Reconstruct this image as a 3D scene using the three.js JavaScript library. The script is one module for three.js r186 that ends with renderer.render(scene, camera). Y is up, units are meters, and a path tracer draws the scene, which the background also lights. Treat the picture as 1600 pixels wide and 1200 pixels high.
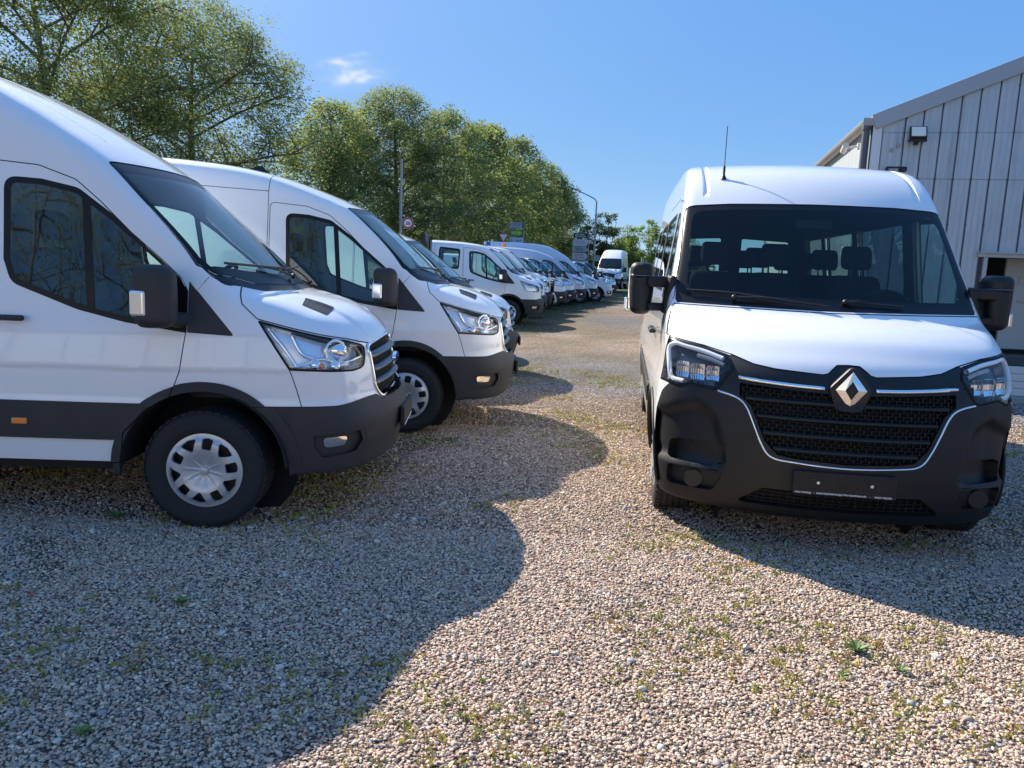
import * as THREE from 'three';
import { mergeGeometries } from 'three/addons/utils/BufferGeometryUtils.js';
import { RoundedBoxGeometry } from 'three/addons/geometries/RoundedBoxGeometry.js';

// ---------------------------------------------------------------- camera, sky, sun, exposure
const scene = new THREE.Scene();
const camera = new THREE.PerspectiveCamera(53.04, 4 / 3, 0.05, 1500);
camera.position.set(0, 1.562, 0);
camera.rotation.order = 'YXZ';
camera.rotation.set(-0.1504, 0, 0.0398);
scene.add(camera);

const renderer = new THREE.WebGLRenderer({ antialias: true });
renderer.toneMapping = THREE.LinearToneMapping;
renderer.toneMappingExposure = 2.1;
renderer.shadowMap.enabled = true;

const SUN = new THREE.Vector3(-0.90, 1.0, -1.17).normalize();
const sun = new THREE.DirectionalLight(new THREE.Color(1.0, 0.905, 0.77), 5.0);
sun.position.copy(SUN).multiplyScalar(60);
sun.target.position.set(0, 0, -6);
sun.castShadow = true;
sun.shadow.mapSize.set(4096, 4096);
Object.assign(sun.shadow.camera, { left: -40, right: 40, top: 40, bottom: -40, near: 1, far: 200 });
scene.add(sun, sun.target);

// a clear spring sky: deep blue overhead, pale at the horizon, brighter round the sun, a wisp of cloud
function rng(seed) { let a = seed >>> 0; return () => { a |= 0; a = a + 0x6D2B79F5 | 0; let t = Math.imul(a ^ a >>> 15, 1 | a); t = t + Math.imul(t ^ t >>> 7, 61 | t) ^ t; return ((t ^ t >>> 14) >>> 0) / 4294967296; }; }
function hash2(x, y, s = 0) { let h = Math.imul(x | 0, 374761393) ^ Math.imul(y | 0, 668265263) ^ Math.imul(s | 0, 2147483647); h = Math.imul(h ^ h >>> 13, 1274126177); return ((h ^ h >>> 16) >>> 0) / 4294967296; }
function vnoise(x, y, s = 0) {
  const xi = Math.floor(x), yi = Math.floor(y), fx = x - xi, fy = y - yi, u = fx * fx * (3 - 2 * fx), v = fy * fy * (3 - 2 * fy);
  const a = hash2(xi, yi, s), b = hash2(xi + 1, yi, s), c = hash2(xi, yi + 1, s), d = hash2(xi + 1, yi + 1, s);
  return a + (b - a) * u + (c - a) * v + (a - b - c + d) * u * v;
}
function fbm(x, y, o = 4, s = 0) { let t = 0, a = 0.5, n = 0; for (let i = 0; i < o; i++) { t += a * vnoise(x, y, s + i * 17); n += a; a *= 0.5; x *= 2.03; y *= 2.03; } return t / n; }
const clamp = (x, a = 0, b = 1) => Math.min(b, Math.max(a, x)), mix = (a, b, t) => a + (b - a) * t;
const sstep = (a, b, x) => { const t = clamp((x - a) / (b - a)); return t * t * (3 - 2 * t); };
{
  const w = 2048, h = 1024, data = new Float32Array(w * h * 4);
  const clouds = [[-0.226, 0.2415, 0.020, 0.0036, 0.9], [-0.211, 0.2255, 0.024, 0.0075, 0.75], [-0.212, 0.252, 0.016, 0.002, 0.25]]; // tan azimuth, tan elevation, half width, half height
  for (let j = 0; j < h; j++) for (let i = 0; i < w; i++) {
    const v = (j + 0.5) / h, u = (i + 0.5) / w, el = (v - 0.5) * Math.PI, az = (u - 0.5) * 2 * Math.PI;
    const dx = Math.cos(az) * Math.cos(el), dz = Math.sin(az) * Math.cos(el), dy = Math.sin(el);
    const e = Math.max(0, dy), cs = dx * SUN.x + dy * SUN.y + dz * SUN.z;
    const t = Math.pow(1 - e, 5), t2 = Math.pow(1 - e, 16);
    let r = mix(0.058, 0.142, t), g = mix(0.166, 0.290, t), b = mix(0.400, 0.450, t);
    r = mix(r, 0.31, t2 * 0.8); g = mix(g, 0.39, t2 * 0.8); b = mix(b, 0.455, t2 * 0.8);
    const c = Math.max(0, cs), glow = 0.10 * Math.pow(c, 4) + 0.30 * Math.pow(c, 30) + 1.4 * Math.pow(c, 300);
    r += glow; g += glow * 0.97; b += glow * 0.9;
    if (dz < 0 && dy > 0) {
      const ta = dx / -dz, te = dy / -dz;
      for (const [ca, ce, cw, ch, k] of clouds) {
        const q = ((ta - ca) / cw) ** 2 + ((te - ce - (ta - ca) * 0.1) / ch) ** 2;
        if (q < 6) { const n = fbm(ta * 90, te * 330, 4, 5), m = k * clamp(Math.exp(-q * 1.0) * 2.3 * (n * 2.2 - 0.6)); r = mix(r, 0.42, m); g = mix(g, 0.45, m); b = mix(b, 0.48, m); }
      }
    }
    if (dy < 0) { const k = sstep(0, -0.06, dy); r = mix(r, 0.16, k); g = mix(g, 0.15, k); b = mix(b, 0.13, k); }
    data.set([r, g, b, 1], (j * w + i) * 4);
  }
  const tex = new THREE.DataTexture(data, w, h, THREE.RGBAFormat, THREE.FloatType);
  tex.mapping = THREE.EquirectangularReflectionMapping; tex.magFilter = tex.minFilter = THREE.LinearFilter; tex.needsUpdate = true;
  scene.background = tex; scene.environment = tex;
}
// ---------------------------------------------------------------- naming
const used = new Map();
function numbered(name) { const n = used.get(name) || 0; used.set(name, n + 1); return n ? name + '_' + String(n).padStart(3, '0') : name; }
function tag(o, label, category, group, kind) { if (label) o.userData.label = label; if (category) o.userData.category = category; if (group) o.userData.group = group; if (kind) o.userData.kind = kind; return o; }
function shade(o) { o.traverse((m) => { if (m.isMesh) { m.castShadow = true; m.receiveShadow = true; } }); return o; }
function thing(name, label, category, pos = [0, 0, 0], turn = 0, group) { const o = new THREE.Group(); o.name = numbered(name); o.position.set(...pos); o.rotation.y = turn; tag(o, label, category, group); scene.add(o); return o; }
function part(name, geo, mat, parent, label) { const m = new THREE.Mesh(geo, mat); m.name = name; m.castShadow = m.receiveShadow = true; parent.add(m); if (label) m.userData.label = label; return m; }
function struct(name, geo, mat) { const m = part(name, geo, mat, scene); m.userData.kind = 'structure'; return m; }
function copy(o, label, pos, turn) { const c = o.clone(); c.name = numbered(o.name.replace(/_\d{3}$/, '')); c.userData = { ...o.userData }; if (label) c.userData.label = label; if (pos) c.position.set(...pos); if (turn !== undefined) c.rotation.y = turn; scene.add(c); return c; }

// ---------------------------------------------------------------- materials
const lin = (r, g, b) => new THREE.Color().setRGB(r, g, b);
const std = (c, rough = 0.6, metal = 0, extra = {}) => new THREE.MeshStandardMaterial({ color: lin(...c), roughness: rough, metalness: metal, ...extra });
const phy = (c, rough = 0.6, metal = 0, extra = {}) => new THREE.MeshPhysicalMaterial({ color: lin(...c), roughness: rough, metalness: metal, ...extra });
function noiseTex(size, fn, srgb = false) {
  const d = new Uint8Array(size * size * 4);
  for (let j = 0; j < size; j++) for (let i = 0; i < size; i++) { const c = fn(i / size, j / size, i, j); for (let k = 0; k < 3; k++) d[(j * size + i) * 4 + k] = clamp(c[k]) * 255; d[(j * size + i) * 4 + 3] = 255; }
  const t = new THREE.DataTexture(d, size, size); t.wrapS = t.wrapT = THREE.RepeatWrapping; t.magFilter = THREE.LinearFilter; t.minFilter = THREE.LinearMipmapLinearFilter; t.generateMipmaps = true; t.needsUpdate = true;
  if (srgb) t.colorSpace = THREE.SRGBColorSpace;
  return t;
}
const M = {
  paint: phy([0.77, 0.78, 0.79], 0.34, 0, { clearcoat: 1, clearcoatRoughness: 0.03 }),
  paintFar: phy([0.80, 0.81, 0.82], 0.3, 0, { clearcoat: 0.6, clearcoatRoughness: 0.05 }),
  silver: phy([0.50, 0.53, 0.64], 0.3, 0.25, { clearcoat: 0.8, clearcoatRoughness: 0.05 }),
  greyBlue: phy([0.60, 0.66, 0.74], 0.3, 0.1, { clearcoat: 0.8, clearcoatRoughness: 0.05 }),
  clad: std([0.028, 0.029, 0.031], 0.62),
  bumperBlack: std([0.0042, 0.0045, 0.0055], 0.5),
  black: std([0.008, 0.008, 0.009], 0.5),
  gloss: phy([0.005, 0.005, 0.006], 0.3, 0, { specularIntensity: 0.6 }),
  rubber: std([0.012, 0.012, 0.013], 0.75),
  tyre: std([0.018, 0.018, 0.019], 0.85),
  seam: std([0.01, 0.01, 0.011], 0.8),
  well: std([0.014, 0.014, 0.014], 0.95),
  cover: phy([0.48, 0.49, 0.51], 0.36, 0.4, { clearcoat: 0.3, clearcoatRoughness: 0.2 }),
  steel: std([0.05, 0.05, 0.052], 0.5, 0.6),
  chrome: std([0.86, 0.87, 0.88], 0.06, 1),
  chromeDull: std([0.55, 0.56, 0.58], 0.22, 1),
  reflector: std([0.80, 0.82, 0.85], 0.12, 1),
  lens: phy([1, 1, 1], 0.02, 0, { transmission: 1, thickness: 0, ior: 1.45 }),
  amber: phy([0.85, 0.22, 0.03], 0.25, 0, { clearcoat: 0.6 }),
  red: phy([0.45, 0.012, 0.012], 0.25, 0, { clearcoat: 0.8 }),
  glass: phy([0.66, 0.84, 0.80], 0.01, 0, { transmission: 1, thickness: 0, ior: 1.75 }),
  screen: phy([0.70, 0.88, 0.86], 0.01, 0, { transmission: 1, thickness: 0, ior: 1.5 }),
  tint: phy([0.22, 0.30, 0.32], 0.01, 0, { transmission: 1, thickness: 0, ior: 1.5 }),
  seat: std([0.045, 0.05, 0.062], 0.9),
  dash: std([0.030, 0.031, 0.034], 0.8),
  liner: std([0.22, 0.22, 0.225], 0.9),
  linerDark: std([0.20, 0.205, 0.21], 0.9),
  plate: std([0.0042, 0.0045, 0.006], 0.6),
  blue: phy([0.01, 0.05, 0.30], 0.25, 0, { clearcoat: 1 }),
  galv: std([0.30, 0.32, 0.34], 0.45, 0.5),
};

{ // moulded plastic has a fine grain, weathered unevenly
  const grain = noiseTex(256, (u, v, i, j) => { const n = 0.6 * hash2(i >> 1, j >> 1, 3) + 0.4 * hash2(i, j, 4); return [n, n, n]; }); grain.repeat.set(6, 6);
  const wear = noiseTex(256, (u, v) => { const n = 0.72 + 0.28 * fbm(u * 8, v * 8, 4, 41); return [n, n, n]; }); wear.repeat.set(0.9, 0.9);
  const wave = noiseTex(256, (u, v) => { const n = fbm(u * 6, v * 6, 3, 43); return [n, n, n]; }); wave.repeat.set(0.8, 0.8); for (const k of ['paint']) { M[k].bumpMap = wave; M[k].bumpScale = 0.0011; M[k].roughnessMap = wear; M[k].roughness = 0.42; } // sheet metal is never perfectly flat
  for (const k of ['clad', 'bumperBlack']) { M[k].bumpMap = grain; M[k].bumpScale = 0.00025; M[k].roughnessMap = wear; M[k].roughness = k === 'clad' ? 0.78 : 0.62; }
}
// ---------------------------------------------------------------- curves and signed distances
function spline(pts) { // cubic through points given by rising x
  const n = pts.length, m = pts.map((p, i) => { if (i === 0 || i === n - 1) { const a = i ? pts[n - 2] : pts[0], b = i ? pts[n - 1] : pts[1]; return (b[1] - a[1]) / (b[0] - a[0]); } const h0 = p[0] - pts[i - 1][0], h1 = pts[i + 1][0] - p[0], d0 = (p[1] - pts[i - 1][1]) / h0, d1 = (pts[i + 1][1] - p[1]) / h1; return (d0 * h1 + d1 * h0) / (h0 + h1); });
  return (x) => {
    if (x <= pts[0][0]) return pts[0][1] + m[0] * (x - pts[0][0]);
    if (x >= pts[n - 1][0]) return pts[n - 1][1] + m[n - 1] * (x - pts[n - 1][0]);
    let i = 0; while (x > pts[i + 1][0]) i++;
    const h = pts[i + 1][0] - pts[i][0], t = (x - pts[i][0]) / h, t2 = t * t, t3 = t2 * t;
    return (2 * t3 - 3 * t2 + 1) * pts[i][1] + (t3 - 2 * t2 + t) * h * m[i] + (3 * t2 - 2 * t3) * pts[i + 1][1] + (t3 - t2) * h * m[i + 1];
  };
}
function smax(a, b, k) { const h = Math.max(k - Math.abs(a - b), 0) / k; return Math.max(a, b) + h * h * h * k / 6; }
function smin(a, b, k) { return -smax(-a, -b, k); }
function roundPoly(pts, r = 0, seg = 6) { // corners rounded; a point may carry its own radius
  const out = [], n = pts.length;
  for (let i = 0; i < n; i++) {
    const p = pts[i], a = pts[(i + n - 1) % n], b = pts[(i + 1) % n];
    let ax = a[0] - p[0], ay = a[1] - p[1], bx = b[0] - p[0], by = b[1] - p[1]; const la = Math.hypot(ax, ay), lb = Math.hypot(bx, by); ax /= la; ay /= la; bx /= lb; by /= lb;
    const rr = p[2] ?? r; if (rr <= 0) { out.push([p[0], p[1]]); continue; }
    const ang = Math.acos(clamp(ax * bx + ay * by, -1, 1)), d = Math.min(rr / Math.tan(ang / 2), la * 0.48, lb * 0.48);
    for (let s = 0; s <= seg; s++) { const t = s / seg, u = (1 - t) * (1 - t), w = t * t, q = 2 * t * (1 - t); out.push([p[0] + u * ax * d + w * bx * d, p[1] + u * ay * d + w * by * d]); }
  }
  return out;
}
function poly(pts) { // exact signed distance, negative inside
  const n = pts.length;
  return (x, y) => {
    let d = 1e9, s = 1;
    for (let i = 0, j = n - 1; i < n; j = i, i++) {
      const ex = pts[j][0] - pts[i][0], ey = pts[j][1] - pts[i][1], wx = x - pts[i][0], wy = y - pts[i][1];
      const t = clamp((wx * ex + wy * ey) / (ex * ex + ey * ey + 1e-12)), bx = wx - ex * t, by = wy - ey * t;
      d = Math.min(d, bx * bx + by * by);
      const c1 = y >= pts[i][1], c2 = y < pts[j][1], c3 = ex * wy > ey * wx;
      if ((c1 && c2 && c3) || (!c1 && !c2 && !c3)) s = -s;
    }
    return s * Math.sqrt(d);
  };
}
function lineDist(pts) { // unsigned distance to an open polyline
  return (x, y) => { let d = 1e9; for (let i = 0; i + 1 < pts.length; i++) { const ex = pts[i + 1][0] - pts[i][0], ey = pts[i + 1][1] - pts[i][1], wx = x - pts[i][0], wy = y - pts[i][1], t = clamp((wx * ex + wy * ey) / (ex * ex + ey * ey + 1e-12)); d = Math.min(d, Math.hypot(wx - ex * t, wy - ey * t)); } return d; };
}

// ---------------------------------------------------------------- surfaces: an implicit body is meshed once, then cut into its panels
// a surface is { p: [x,y,z ...], n: [...] }, nine numbers a triangle
function steps(a, b, knots) { const out = [a]; let x = a; while (x < b - 1e-6) { let s = knots[0][1]; for (const [k, v] of knots) if (x >= k - 1e-6) s = v; x += s; out.push(x); } return out; }
function netMesh(f, xs, ys, zs) {
  const nx = xs.length, ny = ys.length, nz = zs.length, val = new Float32Array(nx * ny * nz), id = (i, j, k) => (i * ny + j) * nz + k, B = 5;
  for (let i = 0; i < nx; i += B) for (let j = 0; j < ny; j += B) for (let k = 0; k < nz; k += B) {
    const i2 = Math.min(nx - 1, i + B - 1), j2 = Math.min(ny - 1, j + B - 1), k2 = Math.min(nz - 1, k + B - 1);
    const c = f((xs[i] + xs[i2]) / 2, (ys[j] + ys[j2]) / 2, (zs[k] + zs[k2]) / 2), rad = Math.hypot(xs[i2] - xs[i], ys[j2] - ys[j], zs[k2] - zs[k]) * 0.5;
    const far = Math.abs(c) > rad * 1.9 + 0.08;
    for (let a = i; a <= i2; a++) for (let b = j; b <= j2; b++) for (let d = k; d <= k2; d++) val[id(a, b, d)] = far ? c : f(xs[a], ys[b], zs[d]);
  }
  const vi = new Int32Array(nx * ny * nz).fill(-1), P = [], N = [], E = [[0, 0, 0, 1, 0, 0], [0, 0, 0, 0, 1, 0], [0, 0, 0, 0, 0, 1], [1, 0, 0, 1, 1, 0], [1, 0, 0, 1, 0, 1], [0, 1, 0, 1, 1, 0], [0, 1, 0, 0, 1, 1], [0, 0, 1, 1, 0, 1], [0, 0, 1, 0, 1, 1], [1, 1, 0, 1, 1, 1], [1, 0, 1, 1, 1, 1], [0, 1, 1, 1, 1, 1]];
  const grad = (x, y, z, h) => [f(x + h, y, z) - f(x - h, y, z), f(x, y + h, z) - f(x, y - h, z), f(x, y, z + h) - f(x, y, z - h)].map((v) => v / (2 * h));
  for (let i = 0; i + 1 < nx; i++) for (let j = 0; j + 1 < ny; j++) for (let k = 0; k + 1 < nz; k++) {
    let neg = 0; for (let c = 0; c < 8; c++) if (val[id(i + (c & 1), j + (c >> 1 & 1), k + (c >> 2))] < 0) neg++;
    if (neg === 0 || neg === 8) continue;
    let sx = 0, sy = 0, sz = 0, n = 0;
    for (const e of E) {
      const a = val[id(i + e[0], j + e[1], k + e[2])], b = val[id(i + e[3], j + e[4], k + e[5])];
      if ((a < 0) === (b < 0)) continue;
      const t = a / (a - b); n++;
      sx += mix(xs[i + e[0]], xs[i + e[3]], t); sy += mix(ys[j + e[1]], ys[j + e[4]], t); sz += mix(zs[k + e[2]], zs[k + e[5]], t);
    }
    let x = sx / n, y = sy / n, z = sz / n; const x0 = x, y0 = y, z0 = z, lim = 0.8 * Math.max(xs[i + 1] - xs[i], ys[j + 1] - ys[j], zs[k + 1] - zs[k]);
    for (let it = 0; it < 2; it++) { const v = f(x, y, z), g = grad(x, y, z, 0.002), l = g[0] * g[0] + g[1] * g[1] + g[2] * g[2] + 1e-9; x -= g[0] * v / l; y -= g[1] * v / l; z -= g[2] * v / l; }
    const mv = Math.hypot(x - x0, y - y0, z - z0); if (mv > lim) { const s = lim / mv; x = x0 + (x - x0) * s; y = y0 + (y - y0) * s; z = z0 + (z - z0) * s; }
    const g = grad(x, y, z, 0.004), l = Math.hypot(...g) + 1e-9;
    vi[id(i, j, k)] = P.length / 3; P.push(x, y, z); N.push(g[0] / l, g[1] / l, g[2] / l);
  }
  const m = { p: [], n: [] };
  const tri = (a, b, c) => { for (const v of [a, b, c]) { m.p.push(P[v * 3], P[v * 3 + 1], P[v * 3 + 2]); m.n.push(N[v * 3], N[v * 3 + 1], N[v * 3 + 2]); } };
  const quad = (a, b, c, d, flip) => { if (a < 0 || b < 0 || c < 0 || d < 0) return; const q = flip ? [a, d, c, b] : [a, b, c, d], L = (s, t) => (P[s * 3] - P[t * 3]) ** 2 + (P[s * 3 + 1] - P[t * 3 + 1]) ** 2 + (P[s * 3 + 2] - P[t * 3 + 2]) ** 2; if (L(q[0], q[2]) < L(q[1], q[3])) { tri(q[0], q[1], q[2]); tri(q[0], q[2], q[3]); } else { tri(q[0], q[1], q[3]); tri(q[1], q[2], q[3]); } };
  for (let i = 1; i + 1 < nx; i++) for (let j = 1; j + 1 < ny; j++) for (let k = 1; k + 1 < nz; k++) {
    const a = val[id(i, j, k)] < 0;
    if (i + 1 < nx && a !== val[id(i + 1, j, k)] < 0) quad(vi[id(i, j - 1, k - 1)], vi[id(i, j, k - 1)], vi[id(i, j, k)], vi[id(i, j - 1, k)], !a);
    if (a !== val[id(i, j + 1, k)] < 0) quad(vi[id(i - 1, j, k - 1)], vi[id(i - 1, j, k)], vi[id(i, j, k)], vi[id(i, j, k - 1)], !a);
    if (a !== val[id(i, j, k + 1)] < 0) quad(vi[id(i - 1, j - 1, k)], vi[id(i, j - 1, k)], vi[id(i, j, k)], vi[id(i - 1, j, k)], !a);
  }
  return m;
}
// cut a surface where fn(x, y, z) changes sign: [inside (fn < 0), outside]
function split(m, fn, refine = 2) {
  const A = { p: [], n: [] }, Z = { p: [], n: [] };
  const put = (o, ...vs) => { for (const v of vs) { o.p.push(v[0], v[1], v[2]); o.n.push(v[3], v[4], v[5]); } };
  const lerp = (a, b, t) => { const r = a.map((x, i) => x + (b[i] - x) * t), l = Math.hypot(r[3], r[4], r[5]) || 1; r[3] /= l; r[4] /= l; r[5] /= l; return r; };
  const go = (a, b, c, fa, fb, fc, lvl) => {
    const sz = Math.max(Math.hypot(a[0] - b[0], a[1] - b[1], a[2] - b[2]), Math.hypot(c[0] - b[0], c[1] - b[1], c[2] - b[2]), Math.hypot(a[0] - c[0], a[1] - c[1], a[2] - c[2]));
    const same = (fa < 0) === (fb < 0) && (fb < 0) === (fc < 0);
    if (same && Math.min(Math.abs(fa), Math.abs(fb), Math.abs(fc)) > sz * 0.35) { put(fa < 0 ? A : Z, a, b, c); return; }
    if (lvl > 0 && sz > 0.006) {
      const ab = lerp(a, b, 0.5), bc = lerp(b, c, 0.5), ca = lerp(c, a, 0.5), g = (v) => fn(v[0], v[1], v[2], v), fab = g(ab), fbc = g(bc), fca = g(ca);
      go(a, ab, ca, fa, fab, fca, lvl - 1); go(ab, b, bc, fab, fb, fbc, lvl - 1); go(ca, bc, c, fca, fbc, fc, lvl - 1); go(ab, bc, ca, fab, fbc, fca, lvl - 1); return;
    }
    if (same) { put(fa < 0 ? A : Z, a, b, c); return; }
    const v = [a, b, c], f = [fa, fb, fc];
    let lone = 0; for (let i = 0; i < 3; i++) if ((f[i] < 0) !== (f[(i + 1) % 3] < 0) && (f[i] < 0) !== (f[(i + 2) % 3] < 0)) lone = i;
    const o = v[lone], q = v[(lone + 1) % 3], r = v[(lone + 2) % 3], fo = f[lone], fq = f[(lone + 1) % 3], fr = f[(lone + 2) % 3];
    const s = lerp(o, q, fo / (fo - fq)), t = lerp(o, r, fo / (fo - fr)), own = fo < 0 ? A : Z, oth = fo < 0 ? Z : A;
    put(own, o, s, t); put(oth, s, q, r, s, r, t);
  };
  for (let i = 0; i < m.p.length; i += 9) {
    const v = [0, 3, 6].map((o) => [m.p[i + o], m.p[i + o + 1], m.p[i + o + 2], m.n[i + o], m.n[i + o + 1], m.n[i + o + 2]]);
    go(v[0], v[1], v[2], fn(v[0][0], v[0][1], v[0][2], v[0]), fn(v[1][0], v[1][1], v[1][2], v[1]), fn(v[2][0], v[2][1], v[2][2], v[2]), refine);
  }
  return [A, Z];
}
// cut out a panel with a gap round it: [panel, rest, gap strip]
function panel(m, fn, gap = 0.0025, refine = 2) {
  const [a, rest] = split(m, (x, y, z, v) => fn(x, y, z, v) - gap, refine), [inn, strip] = split(a, (x, y, z, v) => fn(x, y, z, v) + gap, 0);
  return [inn, rest, strip];
}
function offset(m, d) { const fn = typeof d === 'function' ? d : () => d, o = { p: [], n: m.n.slice() }; for (let i = 0; i < m.p.length; i += 3) { const k = fn(m.p[i], m.p[i + 1], m.p[i + 2]); o.p.push(m.p[i] + m.n[i] * k, m.p[i + 1] + m.n[i + 1] * k, m.p[i + 2] + m.n[i + 2] * k); } return o; }
function renormal(m) { // fresh smooth normals after a panel has been pressed in or out
  const acc = new Map(), o = { p: m.p, n: m.n.slice() };
  for (let i = 0; i < m.p.length; i += 9) { const p = m.p, u = [0, 1, 2].map((k) => p[i + 3 + k] - p[i + k]), w = [0, 1, 2].map((k) => p[i + 6 + k] - p[i + k]); let q = [u[1] * w[2] - u[2] * w[1], u[2] * w[0] - u[0] * w[2], u[0] * w[1] - u[1] * w[0]]; if (q[0] * m.n[i] + q[1] * m.n[i + 1] + q[2] * m.n[i + 2] < 0) q = q.map((x) => -x); for (const s of [0, 3, 6]) { const k = keyOf(p, i + s), a = acc.get(k); if (a) { a[0] += q[0]; a[1] += q[1]; a[2] += q[2]; } else acc.set(k, q.slice()); } }
  for (let i = 0; i < m.p.length; i += 3) { const a = acc.get(keyOf(m.p, i)), l = Math.hypot(...a) || 1; o.n[i] = a[0] / l; o.n[i + 1] = a[1] / l; o.n[i + 2] = a[2] / l; }
  return o;
}
const keyOf = (p, i) => Math.round(p[i] * 2e4) + ',' + Math.round(p[i + 1] * 2e4) + ',' + Math.round(p[i + 2] * 2e4);
function rim(m, depth, near = null, only = false) { // give the border of a panel its thickness
  const e = new Map(), o = only ? { p: [], n: [] } : { p: m.p.slice(), n: m.n.slice() };
  for (let i = 0; i < m.p.length; i += 9) for (let s = 0; s < 3; s++) { const a = i + s * 3, b = i + (s + 1) % 3 * 3, ka = keyOf(m.p, a), kb = keyOf(m.p, b); if (ka === kb) continue; const k = ka < kb ? ka + '|' + kb : kb + '|' + ka; e.set(k, e.has(k) ? null : [a, b]); }
  for (const v of e.values()) {
    if (!v) continue; const [a, b] = v, p = m.p, n = m.n; if (Math.abs(p[a + 2]) < 1e-3 && Math.abs(p[b + 2]) < 1e-3) continue; if (near && !(near(p[a], p[a + 1], p[a + 2]) && near(p[b], p[b + 1], p[b + 2]))) continue;
    const A = [p[a], p[a + 1], p[a + 2]], B = [p[b], p[b + 1], p[b + 2]], C = B.map((x, i) => x - n[b + i] * depth), D = A.map((x, i) => x - n[a + i] * depth);
    const u = B.map((x, i) => x - A[i]), w = D.map((x, i) => x - A[i]); let q = [u[1] * w[2] - u[2] * w[1], u[2] * w[0] - u[0] * w[2], u[0] * w[1] - u[1] * w[0]]; const l = Math.hypot(...q) || 1; q = q.map((x) => -x / l);
    o.p.push(...A, ...D, ...B, ...B, ...D, ...C); for (let i = 0; i < 6; i++) o.n.push(...q);
  }
  return o;
}
function mirrored(m) { const o = { p: [], n: [] }; for (let i = 0; i < m.p.length; i += 9) for (const s of [0, 6, 3]) { o.p.push(m.p[i + s], m.p[i + s + 1], -m.p[i + s + 2]); o.n.push(m.n[i + s], m.n[i + s + 1], -m.n[i + s + 2]); } return o; }
function join(...ms) { const o = { p: [], n: [] }; for (const m of ms) { for (let i = 0; i < m.p.length; i++) { o.p.push(m.p[i]); o.n.push(m.n[i]); } } return o; }
const both = (m) => join(m, mirrored(m));
function toGeo(m) {
  const map = new Map(), P = [], N = [], I = [];
  for (let i = 0; i < m.p.length; i += 3) {
    const k = keyOf(m.p, i) + ',' + Math.round(m.n[i] * 60) + ',' + Math.round(m.n[i + 1] * 60) + ',' + Math.round(m.n[i + 2] * 60);
    let v = map.get(k); if (v === undefined) { v = P.length / 3; map.set(k, v); P.push(m.p[i], m.p[i + 1], m.p[i + 2]); N.push(m.n[i], m.n[i + 1], m.n[i + 2]); }
    I.push(v);
  }
  const J = []; for (let i = 0; i < I.length; i += 3) if (I[i] !== I[i + 1] && I[i + 1] !== I[i + 2] && I[i] !== I[i + 2]) J.push(I[i], I[i + 1], I[i + 2]);
  const g = new THREE.BufferGeometry(); g.setAttribute('position', new THREE.Float32BufferAttribute(P, 3)); g.setAttribute('normal', new THREE.Float32BufferAttribute(N, 3)); const U = []; for (let i = 0; i < P.length; i += 3) U.push(P[i] + P[i + 2] * 0.8, P[i + 1] + P[i + 2] * 0.15); g.setAttribute('uv', new THREE.Float32BufferAttribute(U, 2)); g.setIndex(J); return g;
}
// find the surface depth z under (x, y) of the right-hand side, or x under (y, z) of the front
function onSide(f, x, y, z0 = 1.3) { let a = 0, b = z0; for (let i = 0; i < 40; i++) { const m = (a + b) / 2; if (f(x, y, m) > 0) b = m; else a = m; } return a; }
function onFront(f, y, z, x1 = 1.4, x0 = -1.2) { let a = x0, b = x1; for (let i = 0; i < 160; i++) { const x = mix(x1, x0, i / 160); if (f(x, y, z) < 0) { a = x; b = x + (x1 - x0) / 160; break; } } for (let i = 0; i < 25; i++) { const m = (a + b) / 2; if (f(m, y, z) > 0) b = m; else a = m; } return a; }
function onTop(f, x, z, y1 = 3, y0 = 0.4) { let a = y0, b = y1; for (let i = 0; i < 200; i++) { const y = mix(y1, y0, i / 200); if (f(x, y, z) < 0) { a = y; b = y + (y1 - y0) / 200; break; } } for (let i = 0; i < 25; i++) { const m = (a + b) / 2; if (f(x, m, z) > 0) b = m; else a = m; } return a; }

// ---------------------------------------------------------------- plain geometry helpers
const V3 = (x, y, z) => new THREE.Vector3(x, y, z);
function xf(g, pos = [0, 0, 0], rot = [0, 0, 0], sc = [1, 1, 1]) { const m = new THREE.Matrix4().compose(V3(...pos), new THREE.Quaternion().setFromEuler(new THREE.Euler(...rot)), V3(...sc)); g.applyMatrix4(m); return g; }
function flat(g) { const o = g.index ? g.toNonIndexed() : g; for (const k of Object.keys(o.attributes)) if (k !== 'position' && k !== 'normal' && k !== 'uv') o.deleteAttribute(k); return o; }
const merge = (gs) => { const fs = gs.map(flat); if (fs.some((g) => !g.attributes.uv)) fs.forEach((g) => g.deleteAttribute('uv')); return mergeGeometries(fs, false); };
const box = (w, h, d, x = 0, y = 0, z = 0, r = [0, 0, 0]) => xf(new THREE.BoxGeometry(w, h, d), [x, y, z], r);
const rbox = (w, h, d, rad, x = 0, y = 0, z = 0, r = [0, 0, 0], seg = 3) => xf(new RoundedBoxGeometry(w, h, d, seg, Math.min(rad, w / 2.01, h / 2.01, d / 2.01)), [x, y, z], r);
function tube(pts, r, seg = 24, rs = 8, closed = false) { return new THREE.TubeGeometry(new THREE.CatmullRomCurve3(pts.map((p) => V3(...p)), closed, 'centripetal'), seg, r, rs, closed); }
function rod(a, b, r, rs = 10, r2 = r) { const A = V3(...a), B = V3(...b), d = B.clone().sub(A), g = new THREE.CylinderGeometry(r2, r, d.length(), rs); g.applyQuaternion(new THREE.Quaternion().setFromUnitVectors(V3(0, 1, 0), d.clone().normalize())); g.translate((A.x + B.x) / 2, (A.y + B.y) / 2, (A.z + B.z) / 2); return g; }
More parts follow.
